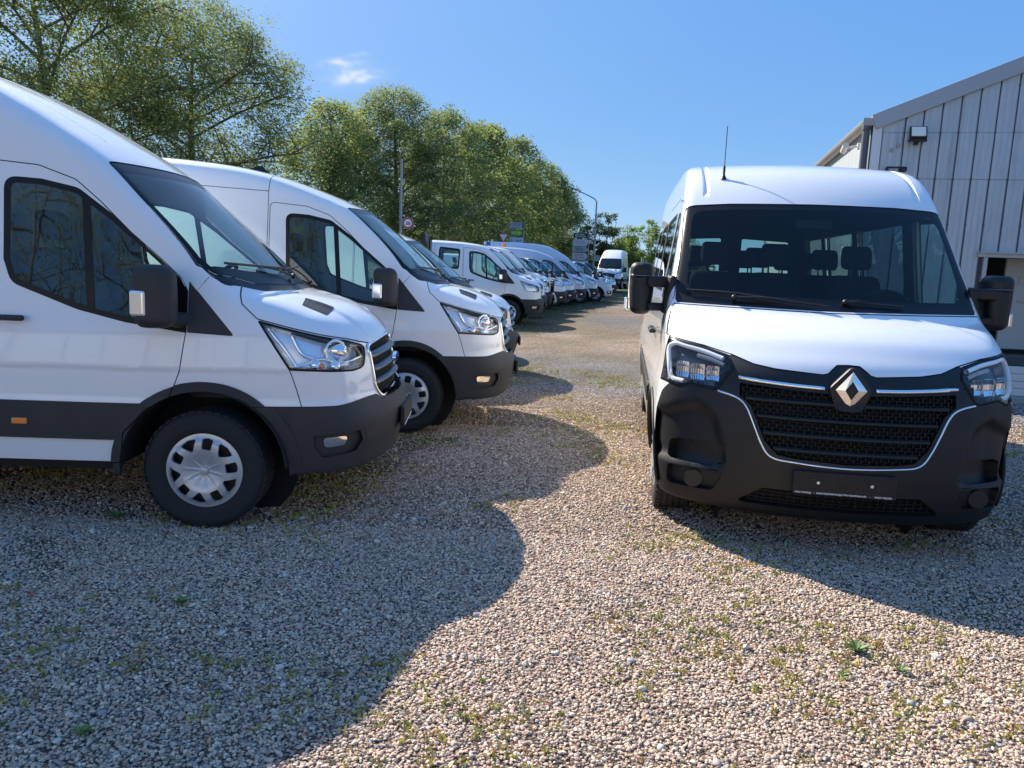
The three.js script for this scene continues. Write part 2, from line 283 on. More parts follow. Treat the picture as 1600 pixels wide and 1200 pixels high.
function slab(pts, depth, bevel = 0, holes = [], seg = 2) { // a flat outline in x, y given thickness along +z
  const s = new THREE.Shape(pts.map((p) => new THREE.Vector2(p[0], p[1]))); for (const h of holes) s.holes.push(new THREE.Path(h.map((p) => new THREE.Vector2(p[0], p[1]))));
  return new THREE.ExtrudeGeometry(s, { depth: depth - 2 * bevel, bevelEnabled: bevel > 0, bevelThickness: bevel, bevelSize: bevel, bevelOffset: -bevel, bevelSegments: seg, curveSegments: 6 }).translate(0, 0, bevel);
}
// a lofted strip: rings of points, closed round; caps optional
function loft(rings, cap = true) {
  const n = rings[0].length, P = [], I = []; for (const r of rings) for (const p of r) P.push(...p);
  for (let i = 0; i + 1 < rings.length; i++) for (let j = 0; j < n; j++) { const a = i * n + j, b = i * n + (j + 1) % n, c = a + n, d = b + n; I.push(a, b, d, a, d, c); }
  if (cap) for (const [k, fl] of [[0, true], [rings.length - 1, false]]) { const c = P.length / 3, r = rings[k]; P.push(...[0, 1, 2].map((a) => r.reduce((s, p) => s + p[a], 0) / n)); for (let j = 0; j < n; j++) { const a = k * n + j, b = k * n + (j + 1) % n; fl ? I.push(c, b, a) : I.push(c, a, b); } }
  const g = new THREE.BufferGeometry(); g.setAttribute('position', new THREE.Float32BufferAttribute(P, 3)); g.setIndex(I); g.computeVertexNormals(); return g;
}
const add = (name, m, mat, parent, label) => (m.p ? m.p.length : 1) ? part(name, m.p ? toGeo(m) : m, mat, parent, label) : null;
// ---------------------------------------------------------------- wheels (axle along z, outer face towards +z)
const circ = (n, fn) => Array.from({ length: n }, (_, i) => fn(i / n * Math.PI * 2));
function tyreGeo(R, w, rimR, lo, grooves = lo ? 2 : 4) {
  const h = w / 2, pts = [[rimR, -h * 0.72], [rimR + 0.012, -h * 0.86], [mix(rimR, R, 0.35), -h * 0.99], [mix(rimR, R, 0.62), -h], [R - 0.03, -h * 0.95], [R - 0.012, -h * 0.86], [R - 0.003, -h * 0.74]];
  for (let g = 0; g < grooves; g++) { const z = mix(-h * 0.52, h * 0.52, g / (grooves - 1)); pts.push([R, z - 0.008], [R - 0.008, z - 0.005], [R - 0.008, z + 0.005], [R, z + 0.008]); }
  pts.push([R - 0.003, h * 0.74], [R - 0.012, h * 0.86], [R - 0.03, h * 0.95], [mix(rimR, R, 0.7), h * 0.985], [mix(rimR, R, 0.62), h * 1.0], [mix(rimR, R, 0.35), h * 0.99], [mix(rimR, R, 0.28), h * 0.965], [rimR + 0.012, h * 0.86], [rimR, h * 0.72]);
  const g = new THREE.LatheGeometry(pts.map((p) => new THREE.Vector2(p[0], p[1])), lo ? 30 : 60); g.rotateX(Math.PI / 2);
  const blocks = []; // shoulder lugs
  for (let i = 0; i < (lo ? 0 : 44); i++) { const a = i / 44 * Math.PI * 2; for (const s of [-1, 1]) blocks.push(xf(new THREE.BoxGeometry(R * 0.1, 0.01, w * 0.16), [0, 0, 0], [0, 0, 0]).translate(0, R - 0.0035, s * h * 0.76).rotateZ(a + (s > 0 ? 0.05 : 0))); }
  return merge([g, ...blocks]);
}
function coverGeo(R, kind, lo) { // wheel cover: a dished disc with cut-outs, or an open five-arm alloy look
  const holes = [], at = (r, a) => [r * Math.cos(a), r * Math.sin(a)];
  if (kind === 'ten') for (let i = 0; i < 10; i++) {
    const a = (i + 0.25) / 10 * Math.PI * 2, wide = i % 2 ? 0.275 : 0.165, inn = i % 2 ? 0.585 : 0.60, nar = i % 2 ? 0.05 : 0.20;
    holes.push(roundPoly([at(R * 0.885, a - wide), at(R * 0.905, a), at(R * 0.885, a + wide), at(R * inn, a + nar), at(R * inn, a - nar)].reverse(), R * 0.035, 3));
  }
  else for (let i = 0; i < 5; i++) { const a = i / 5 * Math.PI * 2; for (const s of [-1, 1]) holes.push(roundPoly([at(R * 0.88, a + s * 0.10), at(R * 0.88, a + s * 0.52), at(R * 0.32, a + s * 0.40), at(R * 0.40, a + s * 0.16)].slice()[s > 0 ? 'reverse' : 'slice'](), R * 0.03, 3)); }
  const lines = kind === 'ten' ? Array.from({ length: 10 }, (_, i) => (i + 0.75) / 10 * Math.PI * 2) : [];
  const hgt = (x, y) => { const q = Math.hypot(x, y) / R; let z = kind === 'ten' ? 0.004 + 0.026 * sstep(0.12, 0.62, q) - 0.020 * sstep(0.74, 0.96, q) : 0.022 * sstep(0.1, 0.8, q) - 0.008 * sstep(0.85, 1, q); for (const a of lines) { const u = x * Math.cos(a) + y * Math.sin(a), v = -x * Math.sin(a) + y * Math.cos(a); if (u > 0) z += 0.0045 * Math.exp(-((v / 0.0042) ** 2)) * sstep(0.13, 0.2, q) * sstep(1.0, 0.85, q); } return z - 0.009 * sstep(0.955, 1.0, q); };
  let m = { p: [], n: [] }; const NR = lo ? 7 : 16, NS = lo ? 40 : 80, vert = (r, k) => { const a = k / NS * Math.PI * 2, x = r * Math.cos(a), y = r * Math.sin(a), e = 0.0012, dx = (hgt(x + e, y) - hgt(x - e, y)) / (2 * e), dy = (hgt(x, y + e) - hgt(x, y - e)) / (2 * e), l = Math.hypot(dx, dy, 1); return [x, y, hgt(x, y), -dx / l, -dy / l, 1 / l]; };
  const put = (...vs) => { for (const v of vs) { m.p.push(v[0], v[1], v[2]); m.n.push(v[3], v[4], v[5]); } };
  for (let i = 0; i < NR; i++) for (let k = 0; k < NS; k++) { const r0 = R * i / NR, r1 = R * (i + 1) / NR, a = vert(r0, k), b = vert(r1, k), c = vert(r1, k + 1), d = vert(r0, k + 1); put(a, b, c); if (i) put(a, c, d); }
  const hp = holes.map((h) => poly(h)), hole = (x, y) => hp.reduce((d, f) => Math.min(d, f(x, y)), 9);
  m = rim(split(m, hole, 1)[1], 0.014, (x, y) => Math.abs(hole(x, y)) < 0.002 || Math.hypot(x, y) > R * 0.99);
  const gs = [toGeo(m), xf(new THREE.CylinderGeometry(R * 0.105, R * 0.125, 0.016, 28), [0, 0, 0.010], [Math.PI / 2, 0, 0]), xf(new THREE.SphereGeometry(R * 0.105, 24, 8, 0, Math.PI * 2, 0, Math.PI / 2).scale(1, 0.12, 1), [0, 0, 0.0178], [Math.PI / 2, 0, 0])];
  return merge(gs);
}
const WG = {};
function wheel(parent, x, y, z, R, w, side, rimR, cover, lo = false, mat = M.cover) { // outer face at |z|
  const k = R + '_' + w + '_' + cover + lo; if (!WG[k]) WG[k] = { t: tyreGeo(R, w, rimR, lo), c: coverGeo(rimR * 1.045, cover, lo), d: merge([xf(new THREE.CylinderGeometry(rimR, rimR, w * 0.5, 40, 1, true), [0, 0, 0], [Math.PI / 2, 0, 0]), xf(new THREE.CylinderGeometry(rimR, rimR, 0.01, 40), [0, 0, w * 0.16], [Math.PI / 2, 0, 0])]) };
  const g = new THREE.Group(); g.name = 'wheel'; g.position.set(x, y, z - side * w / 2); if (side < 0) g.rotation.y = Math.PI; parent.add(g);
  part('tyre', WG[k].t, M.tyre, g); part('rim', WG[k].d, M.steel, g); const c = part('wheel_cover', WG[k].c, mat, g); c.position.z = w / 2 - 0.016; return g;
}
// ---------------------------------------------------------------- panel van with a long sloping bonnet (origin under the front axle, x forwards)
function blob(f, b, cell) { const g = (i) => steps(b[i] - cell * 1.5, b[i + 3] + cell * 1.5, [[-99, cell]]); return netMesh(f, g(0), g(1), g(2)); }
function sdBox(x, y, z, hx, hy, hz, r) { const a = Math.abs(x) - hx + r, b = Math.abs(y) - hy + r, c = Math.abs(z) - hz + r; return Math.hypot(Math.max(a, 0), Math.max(b, 0), Math.max(c, 0)) + Math.min(Math.max(a, b, c), 0) - r; }
function seatGeo(w, back = 0.62) { // cushion, backrest and headrest, seat hip at the origin, facing +x
  const c = blob((x, y, z) => sdBox(x - 0.2, y + 0.02 - 0.06 * (x - 0.2) - 0.03 * Math.abs(z) / w, z, 0.27, 0.085, w / 2, 0.06), [-0.12, -0.16, -w / 2, 0.52, 0.16, w / 2], 0.035);
  const lean = 0.22, b = blob((x, y, z) => { const X = x + lean * y + 0.02, t = clamp(y / back); return sdBox(X, y - back / 2 + 0.03, z, 0.075 - 0.02 * t, back / 2 + 0.05, w / 2 * (1 - 0.16 * t * t), 0.055); }, [-0.34, -0.1, -w / 2, 0.12, back + 0.06, w / 2], 0.035);
  const h = blob((x, y, z) => { const X = x + lean * y + 0.0; return sdBox(X, y - back - 0.155, z, 0.05, 0.09, 0.13, 0.045); }, [-0.3, back + 0.04, -0.15, 0.0, back + 0.28, 0.15], 0.03);
  return merge([toGeo(c), toGeo(b), toGeo(h), rod([-lean * back, back, 0.06], [-lean * (back + 0.1), back + 0.1, 0.06], 0.008, 6), rod([-lean * back, back, -0.06], [-lean * (back + 0.1), back + 0.1, -0.06], 0.008, 6)]);
}
const SEAT = { one: seatGeo(0.5), wide: seatGeo(0.9) };
function steering(parent, x, y, z, tilt = 0.5, r = 0.19) {
  const g = merge([new THREE.TorusGeometry(r, 0.016, 10, 40), xf(new THREE.CylinderGeometry(0.06, 0.07, 0.05, 20), [0, 0, -0.01], [Math.PI / 2, 0, 0]), box(r * 1.9, 0.035, 0.02, 0, -0.01, 0), box(0.04, r * 0.95, 0.02, 0, -r * 0.5, 0), rod([0, 0, 0], [0, 0, -0.4], 0.03)]);
  const s = part('steering_wheel', g, M.black, parent); s.position.set(x, y, z); s.rotation.set(0, -Math.PI / 2, 0); s.rotateX(-tilt); return s;
}
function wiper(parent, a, mid, b, r = 0.006) {
  const w = part('wiper', merge([tube([a, [mix(a[0], mid[0], 0.5), mix(a[1], mid[1], 0.5) + 0.012, mix(a[2], mid[2], 0.5)], mid], 0.0075, 12, 6), tube([mid, b], r, 8, 6), tube([[mix(mid[0], b[0], -0.9), mix(mid[1], b[1], -0.9), mix(mid[2], b[2], -0.9)], mid], r, 8, 6), xf(new THREE.SphereGeometry(0.018, 10, 8), a)]), M.black, parent); return w;
}
const TR = { roofs: {
  high: [[-4.7, 2.73], [-2.6, 2.73], [-2.0, 2.705], [-1.6, 2.64], [-1.3, 2.54], [-1.05, 2.42], [-0.8, 2.285], [-0.6, 2.17], [-0.42, 2.05], [-0.26, 1.912], [0.06, 1.63], [0.22, 1.475], [0.34, 1.375], [0.46, 1.345], [0.6, 1.305], [0.75, 1.24], [0.88, 1.155], [0.97, 1.06], [1.05, 0.94]],
  medium: [[-4.7, 2.45], [-2.6, 2.45], [-2.0, 2.425], [-1.6, 2.385], [-1.3, 2.33], [-1.05, 2.26], [-0.8, 2.175], [-0.6, 2.10], [-0.42, 2.02], [-0.26, 1.905], [0.06, 1.63], [0.22, 1.475], [0.34, 1.375], [0.46, 1.345], [0.6, 1.305], [0.75, 1.24], [0.88, 1.155], [0.97, 1.06], [1.05, 0.94]],
  compact: [[-4.7, 2.0], [-2.0, 2.0], [-1.5, 1.995], [-1.0, 1.975], [-0.7, 1.93], [-0.5, 1.85], [-0.3, 1.72], [-0.1, 1.56], [0.1, 1.40], [0.24, 1.29], [0.34, 1.245], [0.46, 1.22], [0.6, 1.185], [0.75, 1.13], [0.88, 1.055], [0.97, 0.97], [1.05, 0.86]],
  low: [[-4.7, 2.23], [-2.0, 2.23], [-1.5, 2.215], [-1.0, 2.175], [-0.75, 2.14], [-0.55, 2.085], [-0.42, 2.015], [-0.26, 1.905], [0.06, 1.63], [0.22, 1.475], [0.34, 1.375], [0.46, 1.345], [0.6, 1.305], [0.75, 1.24], [0.88, 1.155], [0.97, 1.06], [1.05, 0.94]] } };
function transitField(kind, rear) {
  const T = spline(TR.roofs[kind]), Fr = spline([[0.2, 0.90], [0.3, 0.965], [0.42, 1.005], [0.52, 1.03], [0.64, 1.035], [0.70, 1.005], [0.75, 0.985], [0.85, 0.975], [1.0, 0.955], [1.08, 0.93], [1.2, 0.86]]);
  const S = spline([[0.2, 0.945], [0.5, 0.978], [0.75, 0.982], [0.95, 0.978], [1.12, 0.955], [1.25, 0.930], [1.4, 0.905], [1.7, 0.855], [2.0, 0.81], [2.3, 0.772], [2.5, 0.75], [2.75, 0.735]]);
  const Nn = spline([[-1.2, 0], [-0.4, 0.0], [0, 0.018], [0.3, 0.06], [0.55, 0.10], [0.8, 0.165], [1.0, 0.25]]), kT = spline([[-4, 0.30], [-1.6, 0.30], [-1.0, 0.22], [-0.5, 0.14], [0.1, 0.13], [0.35, 0.20], [0.6, 0.24], [1.1, 0.22]]);
  const kC = spline([[-4, 0.0], [-1.6, 0.02], [-1.0, 0.12], [-0.5, 0.20], [0.5, 0.20], [0.9, 0.12], [1.1, 0.1]]), cr = spline([[-4, 0.05], [-1.2, 0.06], [-0.5, 0.03], [0.15, 0.02], [0.45, 0.07], [0.8, 0.10], [1.1, 0.08]]);
  return (x, y, z) => {
    const a = Math.abs(z), a2 = a * a, xc = clamp(x, -3.9, 1.1), xx = x + kC(xc) * a2, t0 = T(xx), sl = (T(xx + 0.012) - T(xx - 0.012)) / 0.024;
    const hood = 0.012 * sstep(0.40, 0.47, a) * sstep(0.35, 0.55, x) * (1 - sstep(0.85, 1.0, x)); // the raised middle of the bonnet
    const top = (y - (t0 - cr(xc) * a2 - hood)) / Math.sqrt(1 + sl * sl);
    const side = a - (S(y) - Nn(clamp(x, -1.2, 1.05)) - (y > 0.3 ? 0.006 * sstep(0.93, 0.90, y) * sstep(0.72, 0.76, y) : 0));
    const front = x - (Fr(clamp(y, 0.15, 1.25)) - 0.29 * a2 - 0.12 * a2 * a2);
    let d = smax(top, side, kT(xc)); if (x > 0) d = smax(d, front, 0.16);
    if (x < rear + 0.6) d = smax(d, rear - x + 0.02 * a2, 0.10);
    return smax(d, 0.30 - y, 0.06);
  };
}
const transitFrame = poly(roundPoly([[-1.105, 1.955, 0.07], [-0.90, 1.945, 0], [-0.70, 1.905, 0.12], [-0.494, 1.757, 0], [-0.253, 1.557, 0], [-0.085, 1.41, 0.01], [-0.085, 1.128, 0.01], [-0.416, 1.176, 0], [-0.678, 1.237, 0.3], [-0.886, 1.313, 0.2], [-1.045, 1.372, 0.1], [-1.09, 1.50, 0]], 0));
const transitDoor = poly(roundPoly([[-1.245, 2.045, 0.05], [-0.92, 2.02, 0.1], [-0.715, 1.95, 0.1], [-0.579, 1.838, 0], [-0.406, 1.672, 0], [-0.232, 1.528, 0], [-0.125, 1.432, 0.05], [-0.088, 1.36, 0.04], [-0.088, 1.139, 0], [-0.118, 0.923, 0.1], [-0.179, 0.758, 0], [-0.30, 0.70, 0], [-0.43, 0.56, 0], [-0.455, 0.385, 0.02], [-1.245, 0.385, 0.03]], 0));
const transitLamp = poly(roundPoly([[0.292, 1.206, 0.005], [0.432, 1.168, 0], [0.615, 1.122, 0], [0.752, 1.090, 0.06], [0.836, 1.052, 0.05], [0.848, 0.985, 0.02], [0.846, 0.925, 0.03], [0.80, 0.914, 0.02], [0.618, 0.926, 0], [0.471, 0.932, 0.01]], 0));
const transitFog = poly(roundPoly([[0.585, 0.560], [0.865, 0.577], [0.88, 0.49], [0.835, 0.415], [0.645, 0.395], [0.59, 0.47]], 0.03));
const transitFogLens = poly(roundPoly([[0.655, 0.528], [0.795, 0.532], [0.775, 0.475], [0.665, 0.468]], 0.02));
const transitGrille = poly(roundPoly([[-0.52, 1.052, 0.03], [0, 1.092, 0.1], [0.52, 1.052, 0.03], [0.50, 0.80, 0.05], [0.44, 0.715, 0.05], [-0.44, 0.715, 0.05], [-0.50, 0.80, 0.05]], 0));
const transitWs = poly(roundPoly([[-0.46, -0.75], [-0.46, 0.745, 0.03], [0.10, 0.865, 0.02], [0.20, 0.845, 0.06], [0.275, 0.6, 0.2], [0.305, 0.2, 0], [0.305, -0.2, 0]], 0));
function makeTransit({ name, label, group, kind, rear = -4.45, cell = 0.023, crew = false, cover = 'ten', fin = false, plate = true, paint = M.paint, clad: CL = M.clad, cat = 'van', beltClad = true, bumperMat = CL, face = 0 }) {
  const f = transitField(kind, rear), root = thing(name, label, cat, [0, 0, 0], 0, group), c = cell, big = Math.max(0.09, c * 2);
  const top = { high: 2.9, medium: 2.6, low: 2.4, compact: 2.15 }[kind];
  let m = netMesh(f, steps(rear - 0.15, 1.25, [[-99, big], [crew ? -2.2 : -1.45, c]]), steps(0.2, top, [[-9, c * 1.1]]), steps(-c * 1.5, 1.1, [[-9, c * 1.1]]));
  m = split(m, (x, y, z) => -z, 0)[0];
  const strips = [], fine = c < 0.03 ? 2 : 1, cut = (fn, gap = 0.0025) => { const [a, b, s] = panel(m, fn, gap, fine); m = b; strips.push(s); return a; };
  const sided = (fn, zmin = 0.35) => (x, y, z) => Math.max(fn(x, y), zmin - z);
  const arch = (x, y) => Math.hypot(x, y - 0.342), archR = (x, y) => Math.hypot(x + 3.3, y - 0.342);
  // wheel openings
  m = split(m, (x, y, z) => Math.max(arch(x, y) - 0.462, 0.55 - z), fine)[1];
  if (!crew) m = split(m, (x, y, z) => Math.max(archR(x, y) - 0.462, 0.55 - z), 1)[1];
  m = split(m, (x, y, z, v) => (v[4] < -0.6 && y < 0.36 ? -1 : 1) * 0.05, 0)[1];
  // windscreen
  const wsFn = (x, y, z) => Math.max(transitWs(x + 0.2 * z * z, z), 1.2 - y, z * z * 0 + (x < -1 ? 1 : -1) * 0.2);
  let ws = cut(wsFn, 0.003);
  const [wsGlass, wsFrit] = split(ws, (x, y, z) => { const X = x + 0.2 * z * z; return Math.max(transitWs(X, z) + 0.03, -0.385 - X + 0.10 * (z / 0.7) ** 4 * 0, X - 0.235 + 0.12 * z * z); }, fine);
  const cowl = cut((x, y, z) => { const X = x + 0.2 * z * z; return Math.max(transitWs(X - 0.055, z) , 1.2 - y, z - 0.86); }, 0.0025);
  // doors with their windows
  let door = cut(sided(transitDoor), 0.003), frame, glass;
  [frame, door] = split(door, sided(transitFrame), fine);
  const glassFn = (x, y) => { const div = Math.abs(x - (-0.628 + (y - 1.5) * -0.08)) - 0.021; return Math.max(transitFrame(x, y) + 0.032, -div, x + 0.20); };
  [glass, frame] = split(frame, sided(glassFn), fine);
  let pane, clad;
  [clad, door] = split(door, (x, y, z) => Math.max(Math.abs(y - 0.622) - 0.105, -1.3 - x), fine);
  const tri = cut(sided(poly(roundPoly([[-0.082, 1.418, 0.005], [0.168, 1.118, 0.008], [-0.082, 1.132, 0.003]], 0)), 0.3), 0.001);
  // lamps, bonnet, bumper, grille
  const lampOut = cut((x, y, z) => Math.max(transitLamp(x, y), 0.45 - z), 0.004);
  const hoodLine = poly([[0.10, 1.6], [0.185, 1.335], [0.20, 1.296], [0.287, 1.216], [0.432, 1.178], [0.615, 1.132], [0.755, 1.100], [0.85, 1.062], [0.875, 1.045], [1.3, 1.03], [1.3, 1.6]]);
  let grille = cut((x, y, z) => Math.max(transitGrille(z, y), 0.7 - x), 0.001);
  let hood = cut((x, y, z) => hoodLine(x, y), 0.003), ventWell, ventBars; const ventP = poly(roundPoly([[0.455, 0.42], [0.63, 0.40], [0.62, 0.585], [0.475, 0.60]], 0.012)); [ventWell, hood] = split(hood, (x, y, z) => ventP(x, z), fine); [ventBars, ventWell] = split(ventWell, (x, y, z) => Math.max(-Math.abs(ventP(x, z) + 0.5) * 0 + Math.min(0.0035 - Math.abs(((x * 1 + 10) % 0.026) - 0.013), 0.0035 - Math.abs(((z + 10) % 0.033) - 0.0165), ventP(x, z) * -1 - 0.006), -1), fine);
  const yb = (x, z) => 0.718 + 0.024 * sstep(0.72, 0.9, x) - 0.03 * sstep(0.5, 0.42, z);
  let bumper = cut((x, y, z) => Math.max(y - yb(x, z), 0.1 - x, 0.462 - arch(x, y)), 0.002), fog, fogLens;
  [fog, bumper] = split(bumper, sided(transitFog, 0.4), fine); [fogLens, fog] = split(fog, sided(transitFogLens, 0.4), fine);
  let trim; [trim, m] = split(m, (x, y, z) => Math.max(Math.min(arch(x, y) - 0.515 + 0.02 * sstep(0.1, 0.6, Math.abs(x)), 0.5), 0.5 - z, x > 0.45 ? 1 : -1), fine);
  let bt; [bt, bumper] = split(bumper, (x, y, z) => Math.max(arch(x, y) - 0.535, 0.5 - z, -0.5 - x), fine); trim = join(trim, bt);
  let dt; [dt, clad] = split(clad, (x, y, z) => arch(x, y) - 0.505, fine); trim = join(trim, dt); [dt, door] = split(door, (x, y, z) => Math.max(arch(x, y) - 0.51, -0.6 - x), fine); trim = join(trim, dt);
  let cladBody = { p: [], n: [] }, trimR = cladBody; if (!crew) { [trimR, m] = split(m, (x, y, z) => Math.max(archR(x, y) - 0.515, 0.5 - z), 1); [cladBody, m] = split(m, (x, y, z) => Math.max(Math.abs(y - 0.622) - 0.105, x + 1.2, 0.5 - z), 1); }
  let sill; [sill, m] = split(m, (x, y, z) => Math.max(y - 0.388, x + 0.40, 0.5 - z), fine);
  // fine panel gaps: body side, sliding door, fascia, roof gutter
  const groove = (fn) => { let s; [s, m] = split(m, fn, fine > 1 ? 3 : 1); strips.push(s); };
  const g1 = lineDist([[0.471, 0.93], [0.503, 0.836], [0.538, 0.715]]); groove((x, y, z) => Math.max(g1(x, y) - 0.0028, 0.4 - z));
  const g0 = lineDist([[-0.30, 1.575], [0.03, 1.372], [-0.02, 1.337]].map((p, i) => [[-0.075, 1.335], [-0.03, 1.375], [0.02, 1.44]][i])); groove((x, y, z) => Math.max(g0(x, y) - 0.0022, 0.4 - z));
  if (!crew) {
    const g2 = lineDist([[-1.262, 0.42], [-1.262, kind === 'high' ? 2.42 : 2.29]]); groove((x, y, z) => Math.max(g2(x, y) - 0.003, 0.4 - z));
    const g3 = lineDist([[-1.262, kind === 'high' ? 2.42 : 2.14], [-2.55, kind === 'high' ? 2.45 : 2.19], [-2.55, 0.45]]); groove((x, y, z) => Math.max(g3(x, y) - 0.003, 0.4 - z));
    if (c < 0.03) { const rp = poly(roundPoly([[-2.4, 2.0], [-1.5, 1.99], [-1.42, 1.35], [-2.4, 1.35]], 0.09)); let a; [a, m] = split(m, (x, y, z) => Math.max(Math.abs(rp(x, y)) - 0.012, 0.5 - z), 1); m = join(m, offset(a, (x, y) => -0.006 * sstep(0.012, 0.0, Math.abs(rp(x, y))))); }
  }
  if (c < 0.03) for (const zz of [0.20, 0.46]) { let a; [a, m] = split(m, (x, y, z) => Math.max(Math.abs(z - zz) - 0.016, x + 0.62, (kind === 'high' ? 2.2 : 2.05) - y), 1); m = join(m, offset(a, (x, y, z) => -0.009 * sstep(0.016, 0.006, Math.abs(z - zz)) * sstep(-0.6, -0.7, x))); }
  // crew cab: second row
  let rearDoor, rearFrame, rearGlass;
  if (crew) { rearDoor = cut(sided(poly(roundPoly([[-1.262, 2.10, 0.03], [-1.262, 0.385, 0.02], [-2.0, 0.385, 0.05], [-2.03, 2.12, 0.05]]))), 0.003); const rw = poly(roundPoly([[-1.335, 1.995], [-1.365, 1.45], [-1.93, 1.50], [-1.905, 2.04]], 0.07)); [rearFrame, rearDoor] = split(rearDoor, sided(rw), fine); [rearGlass, rearFrame] = split(rearFrame, sided((x, y) => rw(x, y) + 0.04), fine); let cb; [cb, rearDoor] = split(rearDoor, (x, y, z) => Math.abs(y - 0.622) - 0.105, 1); clad = join(clad, cb); }
  // build
  add('body', both(m), paint, root);
  add('bonnet', both(offset(hood, 0)), paint, root);
  add('panel_gap', both(offset(join(...strips), -0.006)), M.seam, root);
  for (const s of [0, 1]) {
    const w = (q) => s ? mirrored(q) : q, sg = s ? -1 : 1;
    const d = add('door', w(rim(door, 0.02)), paint, root);
    add('window_frame', w(offset(frame, 0.001)), M.gloss, d); add('door_window', w(offset(glass, -0.004)), M.glass, d); add('side_cladding', w(rim(offset(clad, 0.012), 0.02)), beltClad ? CL : paint, d);
    const hx = -1.03, hz = onSide(f, hx, 1.18) + 0.02; part('door_handle', merge([rbox(0.17, 0.032, 0.03, 0.014, hx, 1.182, sg * (hz + 0.016))]), M.clad, d);
    part('side_marker', rbox(0.085, 0.036, 0.016, 0.012, -0.99, 0.612, sg * (onSide(f, -0.99, 0.612) + 0.015)), M.amber, d);
    if (rearDoor) { const q = add('rear_door', w(rim(rearDoor, 0.02)), paint, root); add('window_frame', w(offset(rearFrame, 0.001)), M.gloss, q); add('door_window', w(offset(rearGlass, -0.004)), M.glass, q); part('door_handle', rbox(0.19, 0.032, 0.03, 0.014, -1.5, 1.2, sg * (onSide(f, -1.5, 1.2) + 0.02)), M.clad, q); }
    add('mirror_trim', w(offset(tri, 0.004)), M.clad, root);
    add('arch_trim', w(rim(offset(trim, 0.014), 0.03)), beltClad ? CL : paint, root);
    // headlamp: clear cover over a bright bowl with two projectors
    const hl = add('headlamp', w(lampOut), M.lens, root);
    add('lamp_housing', w(rim(offset(lampOut, -0.055), -0.055, (x, y, z) => x > 0.25 && transitLamp(x, y) > -0.03)), M.lampBowl, hl);
    const P = (x, y, dz = 0.05) => [x, y, sg * (onSide(f, x, y) - dz)], gs = [];
    if (c < 0.03) {
      part('lamp_projector', merge([xf(new THREE.SphereGeometry(0.062, 20, 14), P(0.70, 1.03, 0.075), [0, 0, 0], [1, 0.8, 0.7]), xf(new THREE.TorusGeometry(0.065, 0.010, 8, 28), P(0.70, 1.03, 0.045), [0, sg * 0.7, 0]), tube([P(0.33, 1.185, 0.02), P(0.5, 1.14, 0.03), P(0.66, 1.105, 0.03), P(0.8, 1.055, 0.03)], 0.009, 20, 6), tube([P(0.48, 0.945, 0.03), P(0.56, 0.965, 0.035), P(0.62, 0.99, 0.035), P(0.74, 0.965, 0.035), P(0.83, 0.99, 0.03)], 0.009, 20, 6), tube([P(0.34, 1.16, 0.03), P(0.44, 1.04, 0.03), P(0.5, 0.95, 0.03)], 0.010, 16, 6), tube([P(0.47, 1.12, 0.035), P(0.53, 1.02, 0.035), P(0.60, 0.99, 0.035)], 0.012, 16, 6), xf(new THREE.SphereGeometry(0.036, 14, 10), P(0.60, 0.955, 0.05)), xf(new THREE.SphereGeometry(0.036, 14, 10), P(0.70, 0.945, 0.05))]), M.chrome, hl);
      part('indicator_bulb', xf(new THREE.SphereGeometry(0.016, 10, 8), P(0.64, 0.952, 0.028)), M.amber, hl);
    }
    add('lamp_gasket', w(rim(offset(split(lampOut, (x, y) => -(transitLamp(x, y) + 0.008), fine)[0], 0.001), 0.02)), M.gloss, hl);
    const fl = add('fog_lamp', w(offset(fogLens, -0.012)), M.chrome, root); add('fog_bezel', w(join(rim(offset(fog, -0.022), -0.022, (x, y) => transitFog(x, y) > -0.006), split(offset(fog, 0.004), (x, y) => -(transitFog(x, y) + 0.016), fine)[0])), M.clad, fl);
    // mirror
    const mb = blob((x, y, z) => { const X = x + 0.192, Y = y - 1.335, Z = z - 1.105; return sdBox(X + 0.10 * Y * Y * 3 - 0.02, Y, Z - X * 0.1, 0.104 - 0.10 * Math.abs(Z) * 0.8, 0.167, 0.105 - 0.03 * clamp(X / 0.1), 0.06); }, [-0.36, 1.13, 0.96, -0.05, 1.53, 1.25], c < 0.03 ? 0.02 : 0.04);
    const mi = part('mirror', merge([toGeo(w(mb)), tube([[-0.17, 1.23, sg * 1.03], [-0.13, 1.20, sg * 0.95], [-0.10, 1.20, sg * 0.90]], 0.045, 10, 10)]), M.clad, root);
    part('mirror_glass', box(0.006, 0.24, 0.115, -0.272, 1.335, sg * 1.082), M.chrome, mi);
    part('mirror_indicator', xf(new RoundedBoxGeometry(0.09, 0.132, 0.03, 3, 0.014), [-0.236, 1.300, sg * 1.196], [0, sg * -0.25, 0]), M.lampClear, mi);
    // wheel house and wheels
    for (const [ax, on] of [[0, 1], [-3.3, crew ? 0 : 1]]) {
      const hs = new THREE.CylinderGeometry(0.463, 0.463, 0.42, 40, 1, true, -Math.PI / 2 + 0.05, Math.PI - 0.1); hs.rotateX(-Math.PI / 2); if (on) part('wheel_house', merge([xf(hs, [ax, 0.342, sg * 0.76], [0, 0, 0]), xf(new THREE.CircleGeometry(0.463, 40), [ax, 0.342, sg * 0.55])]), M.well, root);
      wheel(root, ax, 0.342, sg * 0.962, 0.345, 0.235, sg, 0.207, cover, c > 0.03);
    }
    if (!crew) { add('arch_trim', w(rim(offset(trimR, 0.014), 0.03)), beltClad ? CL : paint, root); add('side_cladding', w(rim(offset(cladBody, 0.012), 0.02)), beltClad ? CL : paint, root); }
    const G = (x, z, d = 0.016) => [x, onTop(f, x, z) + d, z];
